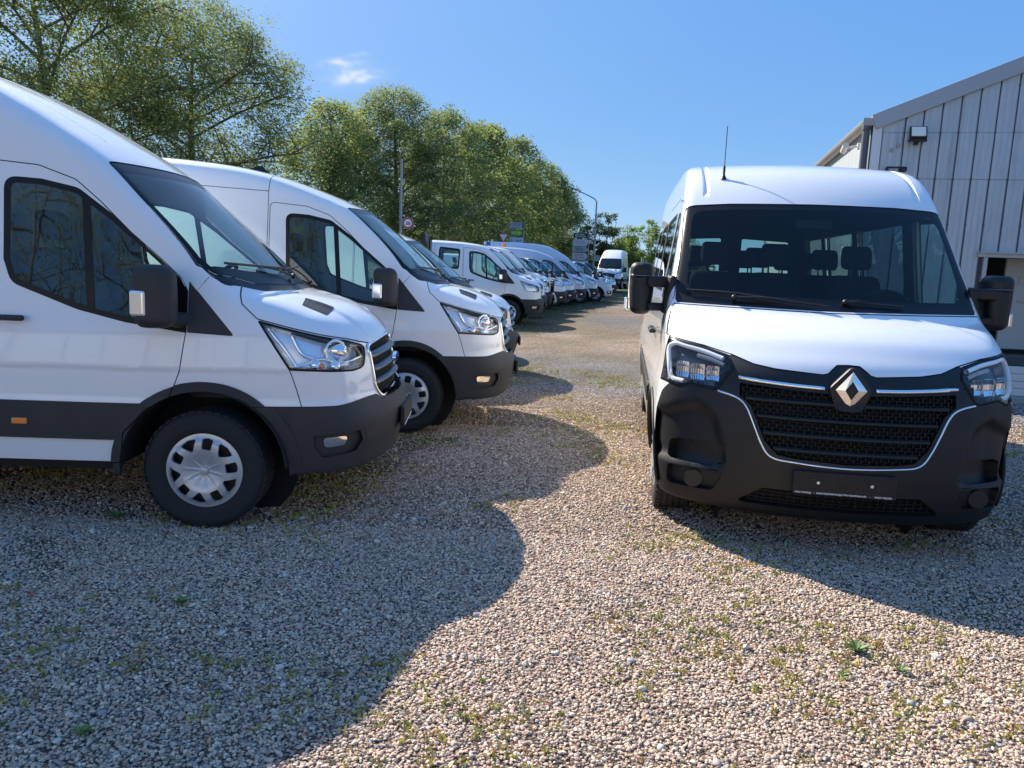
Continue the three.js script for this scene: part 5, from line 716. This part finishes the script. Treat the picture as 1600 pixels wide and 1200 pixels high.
// ---------------------------------------------------------------- metal-clad hall on the right
{
  const th = -13 * Math.PI / 180, C = [4.89, -11.03], hall = thing('hall', 'grey metal-clad hall with a sloping gable behind the minibus', 'building', [C[0], 0, C[1]], th); // local +x along the gable, -z back along the eaves
  const W = 12.4, L = 17, eave = 3.75, pitch = 0.415, gy = (x) => eave + pitch * (x < W / 2 ? x : W - x);
  const wallTex = noiseTex(512, (u, v) => { const s = 0.88 + 0.06 * fbm(u * 60, v * 3, 3, 12) + 0.10 * fbm(u * 7, v * 7, 4, 13) - 0.06 * sstep(0.62, 0.8, fbm(u * 40, v * 2.2, 3, 15)); return [s * 0.98, s, s * 1.01]; }, true), clad = new THREE.MeshStandardMaterial({ map: wallTex, color: lin(0.50, 0.52, 0.54), roughness: 0.42, metalness: 0.25 }), cladLit = clad;
  const trim = std([0.36, 0.375, 0.40], 0.5, 0.3), dark = std([0.10, 0.105, 0.115], 0.6, 0.3), rail = std([0.11, 0.11, 0.115], 0.55, 0.3);
  // gable sheets: each rib strip is a sheet of its own, standing proud of a dark backing
  const back = (x0, x1, y0, y1f) => { const s = new THREE.Shape([[x0, y0], [x1, y0], [x1, y1f(x1)], ...(x0 < W / 2 && x1 > W / 2 ? [[W / 2, y1f(W / 2)]] : []), [x0, y1f(x0)]].map((p) => new THREE.Vector2(...p))); return new THREE.ExtrudeGeometry(s, { depth: 0.12, bevelEnabled: false }); };
  const dx0 = 1.51, dx1 = 3.1, dy0 = 0.62, dy1 = 1.95;
  const wall = part('wall', merge([back(0.05, dx0, 0, gy), back(dx0, dx1, dy1, gy), back(dx0, dx1, 0, () => dy0), back(dx1, W - 0.05, 0, gy)].map((g) => g.translate(0, 0, -0.16))), dark, hall), pw = 0.2232, x00 = 0.35;
  const sheet = (x0, x1, y0, y1a, y1b) => { const prof = [[0, 0], [0.008, 0.008], [0.016, 0.012], [0.06, 0.013], [0.068, 0.007], [0.092, 0.007], [0.10, 0.013], [0.142, 0.013], [0.150, 0.007], [0.174, 0.007], [0.182, 0.012], [0.198, 0.010], [0.21, 0.0]].map(([a, b]) => [x0 + a / 0.21 * (x1 - x0), b]); const P = [], I = [], U = []; prof.forEach(([x, z], i) => { const f = (x - x0) / (x1 - x0); P.push(x, y0, z, x, mix(y1a, y1b, f), z); U.push(x / 2.3, y0 / 2.3, x / 2.3, mix(y1a, y1b, f) / 2.3); if (i) { const a = (i - 1) * 2; I.push(a, a + 2, a + 3, a, a + 3, a + 1); } }); const g = new THREE.BufferGeometry(); g.setAttribute('position', new THREE.Float32BufferAttribute(P, 3)); g.setAttribute('uv', new THREE.Float32BufferAttribute(U, 2)); g.setIndex(I); g.computeVertexNormals(); return g; };
  for (let k = -1; k < 24; k++) {
    const x0 = k < 0 ? 0.07 : x00 + k * pw + 0.007, x1 = k < 0 ? x00 - 0.007 : x00 + (k + 1) * pw - 0.007; if (x1 > W) break;
    const cuts = x1 > dx0 && x0 < dx1 ? [[dy1 + 0.05, null]] : [[0.12, null]];
    for (const [a] of cuts) { let y = a; for (const lap of [2.985, 3.595, 6.2]) { const t0 = gy(x0) - 0.10, t1 = gy(x1) - 0.10, top = Math.min(lap, Math.min(t0, t1)); if (y >= Math.min(t0, t1) - 0.02) break; const last = lap > Math.min(t0, t1); const m = part('wall_panel', sheet(x0, x1, y, last ? t0 : lap - 0.004, last ? t1 : lap - 0.004), clad, wall); m.position.z = lap > 3.0 ? -0.012 : -0.02; y = lap; if (last) break; } }
    if (k >= 0) { const sc = []; for (const y of [1.2, 1.78, 2.38, 2.985, 3.595, 4.2]) if (y < gy(x0) - 0.2 && !(x0 > dx0 - 0.1 && x0 < dx1 && y < 2.1)) sc.push(xf(new THREE.CylinderGeometry(0.011, 0.011, 0.018, 8), [x0 - 0.012, y, 0.0], [Math.PI / 2, 0, 0])); if (sc.length) part('seam_screw', merge(sc), rail, wall).userData.kind = 'stuff'; part('seam_rail', box(0.008, gy(x0) - 0.2 - (x0 > dx0 && x0 < dx1 ? 2.06 : 0.12), 0.016, x0 - 0.012, (gy(x0) - 0.2 + (x0 > dx0 && x0 < dx1 ? 2.06 : 0.12)) / 2, -0.018), rail, wall); }
  }
  // eaves side, lit by the sun
  const side = part('side_wall', box(0.10, eave - 0.02, L, 0.0, (eave - 0.02) / 2, -L / 2 - 0.06), dark, hall);
  for (let k = 0; k < 52; k++) { const z = -0.09 - k * 0.3; const g = sheet(0, 0.288, 0.1, eave - 0.06, eave - 0.06); g.rotateY(-Math.PI / 2); part('wall_panel', g, clad, side).position.set(-0.055, 0, z - 0.288); }
  part('corner_trim', merge([box(0.12, eave - 0.05, 0.008, 0.0, (eave - 0.05) / 2, 0.012), box(0.008, eave - 0.05, 0.12, -0.092, (eave - 0.05) / 2, -0.06)]), std([0.62, 0.63, 0.63], 0.4, 0.2), hall);
  // roof, verge boards, gutter, downpipe
  const sl = Math.hypot(1, pitch), rl = W / 2 * sl, ang = Math.atan(pitch), roof = part('roof', merge([xf(box(rl + 0.1, 0.06, L + 0.1, 0, 0, 0), [W / 4, gy(W / 4) + 0.07, -L / 2], [0, 0, ang]), xf(box(rl + 0.1, 0.06, L + 0.1, 0, 0, 0), [W * 0.75, gy(W * 0.75) + 0.07, -L / 2], [0, 0, -ang])]), trim, hall);
  const seg = 3.1; for (let i = 0; i < 2; i++) { const xa = -0.06 + i * seg, xb = Math.min(W / 2, xa + seg - 0.008), mx = (xa + xb) / 2, ln = (xb - xa) * sl; part('verge_board', xf(rbox(ln, 0.20, 0.03, 0.006), [mx, gy(mx) + 0.0, 0.045], [0, 0, ang]), trim, roof); }
  part('verge_board', xf(rbox(rl, 0.20, 0.03, 0.006), [W * 0.75, gy(W * 0.75), 0.045], [0, 0, -ang]), trim, roof);
  part('gutter', merge([(() => { const g = new THREE.CylinderGeometry(0.085, 0.085, L, 14, 1, true, Math.PI / 2, Math.PI); g.rotateX(Math.PI / 2); g.rotateZ(Math.PI); return g.translate(-0.13, eave + 0.0, -L / 2 + 0.03); })(), box(0.05, 0.03, L, -0.04, eave + 0.07, -L / 2), box(0.20, 0.10, 0.02, -0.10, eave - 0.02, 0.04)]), std([0.34, 0.33, 0.33], 0.45, 0.4), roof);
  part('downpipe', merge([rod([-0.14, eave - 0.08, -0.02], [-0.14, 0.1, -0.02], 0.05, 14), rod([-0.14, eave - 0.02, -0.02], [-0.14, eave - 0.12, -0.02], 0.062, 14)]), std([0.10, 0.10, 0.11], 0.5, 0.4), hall);
  // doorway with its frame, the dim inside and the loading edge in front
  part('door_frame', merge([box(0.05, dy1 - dy0, 0.14, dx0 + 0.025, (dy0 + dy1) / 2, -0.03), box(0.05, dy1 - dy0, 0.14, dx1 - 0.025, (dy0 + dy1) / 2, -0.03), box(dx1 - dx0 + 0.16, 0.05, 0.16, (dx0 + dx1) / 2, dy1 + 0.028, -0.02), box(dx1 - dx0 + 0.16, 0.02, 0.20, (dx0 + dx1) / 2, dy1 + 0.065, 0.0)]), std([0.42, 0.43, 0.44], 0.45, 0.4), hall);
  part('inner_room', merge([box(3.6, 0.04, 4, 2.9, dy0 - 0.03, -2.2), box(3.6, 0.04, 4, 2.9, 2.75, -2.2), box(0.04, 2.2, 4, 1.12, 1.7, -2.2), box(3.6, 2.2, 0.04, 2.9, 1.7, -4.2)]), std([0.16, 0.155, 0.15], 0.9), hall);
  part('door_leaf', merge([rbox(0.9, 1.30, 0.05, 0.02, 2.40, 1.33, -0.55, [0, 0.18, 0]), rbox(0.06, 0.11, 0.05, 0.015, 2.18, 1.66, -0.49), xf(new THREE.TorusGeometry(0.035, 0.012, 8, 18), [2.11, 1.49, -0.5]), rbox(0.12, 0.035, 0.03, 0.01, 2.22, 1.37, -0.48)]), std([0.50, 0.49, 0.46], 0.6), hall);
  part('dock_bumper', rbox(1.7, 0.11, 0.12, 0.02, 2.3, 0.545, 0.07), std([0.05, 0.052, 0.055], 0.7), hall);
  for (let i = 0; i < 4; i++) part('loading_board', rbox(1.7, 0.096, 0.05, 0.008, 2.33, 0.155 + i * 0.1, 0.19), std([0.66, 0.64, 0.60], 0.7), hall); part('plinth', rbox(1.75, 0.10, 0.16, 0.01, 2.33, 0.052, 0.20), std([0.34, 0.33, 0.31], 0.9), hall); part('base_kerb', box(W, 0.12, 0.06, W / 2, 0.06, -0.01), std([0.32, 0.31, 0.29], 0.9), hall);
  for (const [x, y] of [[0.21, 3.36], [0.28, 3.42]]) part('vent_stub', xf(new THREE.CylinderGeometry(0.025, 0.03, 0.02, 16), [x, y, 0.012], [Math.PI / 2, 0, 0]), std([0.30, 0.31, 0.33], 0.6), hall);
  // a floodlight, a small camera and a bracket lamp hang on the hall but are things of their own
  const put = (name, label, cat, x, y, z) => { const o = thing(name, label, cat); hall.updateMatrixWorld(); o.position.copy(hall.localToWorld(V3(x, y, z))); o.rotation.y = th; return o; };
  const fl = put('floodlight', 'square black floodlight with a pale face high on the hall gable', 'floodlight', 0.49, 3.57, 0.03); part('housing', merge([rbox(0.215, 0.175, 0.05, 0.012, 0, 0, 0.10, [-0.35, 0, 0]), box(0.04, 0.14, 0.10, 0, -0.08, 0.03), box(0.22, 0.03, 0.07, 0, -0.10, 0.10)]), M.black, fl); part('light_panel', rbox(0.178, 0.135, 0.012, 0.006, 0, 0.012, 0.124, [-0.35, 0, 0]), phy([0.78, 0.76, 0.66], 0.35, 0, { clearcoat: 0.5 }), fl);
  const br = put('wall_lamp', 'small dark bracket lamp on the hall gable just above the minibus roof', 'lamp', 0.27, 3.09, 0.03); part('bracket', merge([box(0.24, 0.02, 0.03, 0, 0.03, 0.05), box(0.02, 0.05, 0.10, -0.11, 0.01, 0.03), rbox(0.09, 0.06, 0.10, 0.012, 0.08, 0.0, 0.08)]), M.black, br);
  const cm = put('camera', 'small white security camera under the sunlit eaves of the hall', 'camera', -0.16, 3.46, -0.66); part('camera_body', merge([xf(new THREE.CylinderGeometry(0.042, 0.042, 0.20, 16), [-0.14, 0.02, 0.02], [1.25, 0.5, 0]), rod([0.03, 0.05, 0], [-0.12, 0.03, 0], 0.018), xf(new THREE.CylinderGeometry(0.05, 0.05, 0.03, 16), [0.05, 0.05, 0], [0, 0, Math.PI / 2])]), std([0.6, 0.6, 0.6], 0.4), cm);
}
// ---------------------------------------------------------------- signs and poles behind the row
function canvasMat(w, h, draw, rough = 0.5) { const c = document.createElement('canvas'); c.width = w; c.height = h; draw(c.getContext('2d'), w, h); const t = new THREE.CanvasTexture(c); t.colorSpace = THREE.SRGBColorSpace; return new THREE.MeshStandardMaterial({ map: t, roughness: rough }); }
const smudge = (g, x, y, w, h, col, seed) => { const R = rng(seed); g.fillStyle = col; let u = x; while (u < x + w) { const l = 3 + R() * 9; if (R() < 0.85) g.fillRect(u, y + R() * h * 0.15, l * 0.75, h * (0.6 + 0.4 * R())); u += l; } }; // print too far off to read
{
  const pole = (px, D, h, label, extra) => { const t = thing('street_pole', label, 'pole', at(px, D), 0, null); part('pole', new THREE.CylinderGeometry(0.05, 0.075, h, 12).translate(0, h / 2, 0), M.galv, t); if (extra) extra(t, h); return t; };
  pole(504.5, 40, 7.9, 'slim grey pole in front of the slimmer pale tree'); pole(626.5, 34, 5.95, 'grey pole carrying the round speed limit sign'); pole(716, 62, 8.0, 'slim grey pole above the double cab roof', (t) => part('cap_light', new THREE.SphereGeometry(0.16, 12, 8).translate(0.1, 3.4, 0.1), std([0.7, 0.7, 0.68], 0.4), t));
  const lamp = thing('street_lamp', 'tall grey street lamp with a bent arm at the end of the tree row', 'street lamp', at(925, 66)); part('pole', new THREE.CylinderGeometry(0.06, 0.10, 7.3, 12).translate(0, 3.65, 0), M.galv, lamp); part('arm', tube([[0, 7.25, 0], [-0.15, 7.45, 0], [-1.7, 8.15, 0]], 0.045, 16, 8), M.galv, lamp); part('lamp_head', rbox(0.75, 0.09, 0.26, 0.04, -1.95, 8.24, 0, [0, 0, -0.25]), std([0.16, 0.17, 0.18], 0.5, 0.3), lamp);
  part('sign_back', rbox(0.5, 0.5, 0.03, 0.01, 0.25, 2.6, 0.1), M.galv, lamp);
  // 30
  const s30 = thing('speed_sign', 'round white speed limit sign with a red ring and the number 30', 'road sign', at(637.5, 33.8, 3.27)); part('disc', xf(new THREE.CylinderGeometry(0.25, 0.25, 0.02, 40), [0, 0, -0.012], [Math.PI / 2, 0, 0]), M.galv, s30);
  part('sign_face', new THREE.CircleGeometry(0.245, 48), canvasMat(256, 256, (g) => { g.fillStyle = '#c8ccd0'; g.fillRect(0, 0, 256, 256); g.fillStyle = '#b01820'; g.beginPath(); g.arc(128, 128, 122, 0, 7); g.fill(); g.fillStyle = '#e4e6e8'; g.beginPath(); g.arc(128, 128, 88, 0, 7); g.fill(); g.fillStyle = '#101418'; g.font = 'bold 104px sans-serif'; g.textAlign = 'center'; g.textBaseline = 'middle'; g.fillText('30', 128, 134); }), s30);
  part('clamp', box(0.3, 0.04, 0.04, -0.16, 0, -0.04), M.galv, s30);
  // yield
  const yd = thing('yield_sign', 'white triangular yield sign with a red border, point down', 'road sign', at(785, 45, 0.12)); const tri = (r) => roundPoly([[-r, r * 0.577 * 1], [r, r * 0.577], [0, -r * 1.155]], r * 0.1); part('post', rod([0, 0, -0.06], [0, 3.5, -0.06], 0.035), M.galv, yd); part('sign_plate', slab(tri(0.345), 0.02).translate(0, 3.15, -0.02), std([0.42, 0.02, 0.03], 0.45), yd); part('sign_face', slab(tri(0.232), 0.006).translate(0, 3.16, 0.0), std([0.72, 0.72, 0.72], 0.45), yd);
  part('blue_sign', xf(new THREE.CylinderGeometry(0.20, 0.20, 0.02, 24), [0.02, 2.5, 0.0], [Math.PI / 2, 0, 0]), M.blue, yd);
  // board stack
  const bs = thing('sign_board', 'stack of three boards, grey, green and pale, beside the yield sign', 'sign', at(805, 46, 0.28)); part('frame', merge([rod([-0.38, 0, 0], [-0.38, 3.9, 0], 0.03), rod([0.40, 0, 0], [0.40, 3.95, 0], 0.03)]), M.galv, bs);
  for (const [y, h, col, fn] of [[3.72, 0.34, '#8f98a6', (g) => { smudge(g, 40, 14, 170, 22, '#6b7482', 3); smudge(g, 40, 46, 140, 20, '#6b7482', 4); g.fillStyle = '#20262e'; g.fillRect(226, 0, 30, 90); }], [3.28, 0.40, '#3f6b3a', (g) => { g.fillStyle = '#7fa83c'; g.beginPath(); g.moveTo(20, 20); g.lineTo(190, 14); g.lineTo(240, 48); g.lineTo(190, 82); g.lineTo(20, 76); g.fill(); smudge(g, 40, 32, 90, 32, '#a9bf8a', 5); g.fillStyle = '#b8c020'; g.beginPath(); g.arc(175, 48, 24, 0, 7); g.fill(); }], [2.84, 0.36, '#b4bfd2', (g) => { smudge(g, 18, 30, 215, 34, '#26407c', 6); }]]) { const b = part('board', rbox(0.82, h, 0.03, 0.008, 0, y, 0.035), M.galv, bs); const f = part('board_face', new THREE.PlaneGeometry(0.80, h - 0.02), canvasMat(256, 96, (g) => { g.fillStyle = col; g.fillRect(0, 0, 256, 96); fn(g); }), b); f.position.set(0, y, 0.054); }
  // direction boards
  const db = thing('direction_sign', 'stack of arrow-shaped direction boards with a dark top board at the road junction', 'sign', at(904, 54)); part('frame', merge([rod([-0.55, 0, 0], [-0.55, 3.6, 0], 0.035), rod([0.55, 0, 0], [0.55, 4.0, 0], 0.035)]), M.galv, db);
  for (const [y, h, col, ink, arrow] of [[3.92, 0.34, '#16281f', '#cfd6d6', 0], [3.42, 0.46, '#b9bcc4', '#b08088', 1], [2.98, 0.34, '#9a9ea4', '#23262c', 1], [2.50, 0.46, '#bcb8ba', '#8a6a62', 1], [2.06, 0.30, '#c0c2c6', '#5a6a80', 0]]) { const w = 0.52, o = arrow ? [[-w, -h / 2], [w * 0.72, -h / 2], [w, 0], [w * 0.72, h / 2], [-w, h / 2]] : [[-w, -h / 2], [w, -h / 2], [w, h / 2], [-w, h / 2]]; const b = part('board', slab(o, 0.03).translate(0, y, 0.03), std([0.5, 0.5, 0.5], 0.5), db), fg = new THREE.ShapeGeometry(new THREE.Shape(o.map((p) => new THREE.Vector2(p[0] * 0.985, p[1] * 0.96)))), uv = fg.attributes.uv, ps = fg.attributes.position; for (let i = 0; i < uv.count; i++) uv.setXY(i, ps.getX(i) / (2 * w) + 0.5, ps.getY(i) / h + 0.5); const f = part('board_face', fg, canvasMat(256, 96, (g) => { g.fillStyle = col; g.fillRect(0, 0, 256, 96); smudge(g, 30, 18, 150, 24, ink, y * 100 | 0); smudge(g, 30, 54, 170, 22, ink, y * 77 | 0); }), b); f.position.set(0, y, 0.063); }
  const sp = thing('post', 'short grey double post standing at the far end of the lane', 'post', at(1003, 55)); part('post_pair', merge([rod([-0.12, 0, 0], [-0.12, 2.6, 0], 0.09), rod([0.14, 0, 0.1], [0.14, 2.45, 0.1], 0.06)]), std([0.33, 0.33, 0.32], 0.7), sp);
}
// ---------------------------------------------------------------- vehicles
const row = 'white vans parked in the near row', farRow = 'vans parked in the far row';
const van1 = makeTransit({ name: 'panel_van', label: 'white high-roof panel van with its whole front wheel and orange side marker in view', kind: 'high', group: row });
van1.position.set(-1.782, 0, -5.222); van1.rotation.y = 0.043;
const van2 = makeTransit({ name: 'panel_van', label: 'white panel van with a black roof fin, parked beside the high-roof one', kind: 'medium', fin: true, group: row, cell: 0.025 });
van2.position.set(-1.027, 0.012, -7.915); van2.rotation.y = 0.051;
const van3 = makeTransit({ name: 'panel_van', label: 'third white panel van, mostly hidden behind the one with the roof fin', kind: 'medium', group: row, cell: 0.036 }); van3.position.set(-0.98, 0, -11.35); van3.rotation.y = 0.05; van3.scale.y = 0.92;
const van4 = makeTransit({ name: 'panel_van', label: 'fourth white van, only its bonnet showing in front of the double cab', kind: 'low', group: row, cell: 0.04 }); van4.position.set(-1.62, 0, -13.9); van4.rotation.y = 0.05;
const crew = makeTransit({ name: 'double_cab', label: 'white double-cab tipper with two side windows and a black headboard', cat: 'pickup truck', kind: 'low', crew: true, rear: -2.15, cell: 0.034, cover: 'five', group: farRow }); crew.position.set(-0.224, 0, -21.848); crew.rotation.y = 0.04;
{ const hb = merge([rbox(0.06, 1.45, 1.9, 0.02, -2.34, 1.62, 0), rbox(0.10, 0.08, 2.0, 0.02, -2.34, 2.36, 0), rbox(0.1, 1.5, 0.08, 0.02, -2.32, 1.6, 0.95), rbox(0.1, 1.5, 0.08, 0.02, -2.32, 1.6, -0.95)]); part('headboard', hb, M.black, crew); part('tipper_bed', merge([rbox(2.7, 0.06, 2.0, 0.02, -3.7, 0.95, 0), rbox(2.7, 0.35, 0.04, 0.01, -3.7, 1.15, 1.0), rbox(2.7, 0.35, 0.04, 0.01, -3.7, 1.15, -1.0), rbox(0.04, 0.35, 2.0, 0.01, -5.04, 1.15, 0), box(4.4, 0.16, 0.7, -3.0, 0.62, 0)]), std([0.12, 0.12, 0.13], 0.6, 0.3), crew); for (const s of [1, -1]) wheel(crew, -3.9, 0.342, s * 0.962, 0.345, 0.235, s, 0.207, 'five', true); }
const cab2 = makeTransit({ name: 'chassis_cab', label: 'white single-cab tipper with a blue roof beacon behind the double cab', cat: 'pickup truck', kind: 'low', crew: true, rear: -1.45, cell: 0.05, cover: 'five', group: farRow }); cab2.position.set(-0.02, 0, -24.7); cab2.rotation.y = 0.04;
part('tipper_bed', merge([rbox(0.06, 1.0, 1.9, 0.02, -1.7, 1.5, 0), rbox(3.2, 0.08, 2.0, 0.02, -3.3, 0.95, 0), box(4.2, 0.16, 0.7, -2.8, 0.62, 0)]), std([0.12, 0.12, 0.13], 0.6, 0.3), cab2); for (const s of [1, -1]) wheel(cab2, -3.3, 0.342, s * 0.962, 0.345, 0.235, s, 0.207, 'five', true); part('beacon', xf(new THREE.CylinderGeometry(0.06, 0.08, 0.12, 16), [-0.9, 2.26, 0.3]), M.blue, cab2);
const dark = makeTransit({ name: 'chassis_cab', label: 'white cab with an orange roof beacon and a tall dark front', cat: 'pickup truck', kind: 'low', crew: true, rear: -1.45, cell: 0.05, bumperMat: M.bumperBlack, group: farRow }); dark.position.set(0.28, 0.02, -27.4); dark.rotation.y = 0.05; dark.scale.y = 1.02;
part('flatbed', merge([rbox(3.2, 0.4, 2.0, 0.02, -3.2, 1.05, 0), box(4.2, 0.16, 0.7, -2.8, 0.62, 0)]), std([0.12, 0.12, 0.13], 0.6, 0.3), dark); for (const s of [1, -1]) wheel(dark, -3.3, 0.342, s * 0.962, 0.345, 0.235, s, 0.207, 'ten', true); part('beacon', xf(new THREE.CylinderGeometry(0.06, 0.08, 0.13, 16), [-0.75, 2.25, 0.2]), M.amber, dark); part('front_guard', rbox(0.05, 0.42, 1.1, 0.02, 1.0, 0.92, 0), M.black, dark);
const low1 = makeTransit({ name: 'compact_van', label: 'low white van with a plain dark grey bumper, parked just past the orange beacon', kind: 'compact', rear: -3.9, cell: 0.05, beltClad: false, group: farRow }); low1.position.set(0.98, 0, -30.3); low1.rotation.y = 0.06;
const low2 = copy(low1, 'low white van right behind the other low white one', [1.5, 0, -33.0], 0.07);
const sil = makeTransit({ name: 'panel_van', label: 'silver blue panel van with a medium roof in the far row', kind: 'medium', rear: -4.45, cell: 0.055, paint: M.silver, beltClad: false, group: farRow }); sil.position.set(2.15, 0, -35.2); sil.rotation.y = 0.07;
const tall = makeTransit({ name: 'panel_van', label: 'pale grey panel van with the highest roof of the far row', kind: 'high', rear: -4.6, cell: 0.055, paint: M.greyBlue, beltClad: false, group: farRow }); tall.position.set(2.95, 0, -37.6); tall.rotation.y = 0.08;
const cus = makeTransit({ name: 'compact_van', label: 'low pale blue van with a body-coloured bumper, last but one in the far row', kind: 'compact', rear: -3.9, cell: 0.05, paint: M.greyBlue, beltClad: false, bumperMat: M.greyBlue, group: farRow }); cus.position.set(3.95, 0, -40.2); cus.rotation.y = 0.10;
const end = copy(low1, 'white van at the end of the far row, dark bumper peeping out', [5.0, 0.04, -46.8], 0.10);
const away = makeTransit({ name: 'panel_van', label: 'white high-roof van with its windscreen facing the lane, at the end of the row', kind: 'high', rear: -4.4, cell: 0.06 }); away.position.set(6.75, 0.28, -56.5); away.rotation.y = -1.82; away.scale.y = 1.06;
// what stands behind the photographer and is mirrored in the side windows
{
  const g = thing('garage', 'pale row of tall garages mirrored in the side window of the high-roof van', 'building', [-9, 0, 13], 0.1), wm = std([0.46, 0.46, 0.44], 0.7), dm = std([0.62, 0.61, 0.58], 0.6);
  part('wall', box(22, 5.2, 6, 0, 2.6, 3), wm, g); part('roof', box(22.6, 0.2, 6.6, 0, 5.3, 3), std([0.08, 0.08, 0.085], 0.7), g); for (let i = 0; i < 12; i++) for (let k = 0; k < 2; k++) part('wall_panel', box(1.5, 2.1, 0.06, -9.8 + i * 1.75, 1.35 + k * 2.35, -0.035), dm, g);
  growTree('plane_tree', 'plane tree mirrored above the garages in the van window', 'tree', [-9, 0, 21], { h: 15, r: 5.0, leaves: 3500, leaf: 0.2, seed: 901, limbs: 14 }); growTree('plane_tree', 'bushy plane tree mirrored at the rear edge of the van window', 'tree', [-17, 0, 21], { h: 14, r: 5.4, leaves: 3500, leaf: 0.2, seed: 902, limbs: 14 });
}
const bus = makeMinibus('white minibus with a black bumper and diamond badge, parked facing the camera');
{ const yaw = 0.140; bus.position.set(1.838 + Math.sin(yaw) * 0.87, 0, -(4.098 + Math.cos(yaw) * 0.87)); bus.rotation.y = -Math.PI / 2 - yaw; }
renderer.render(scene, camera);
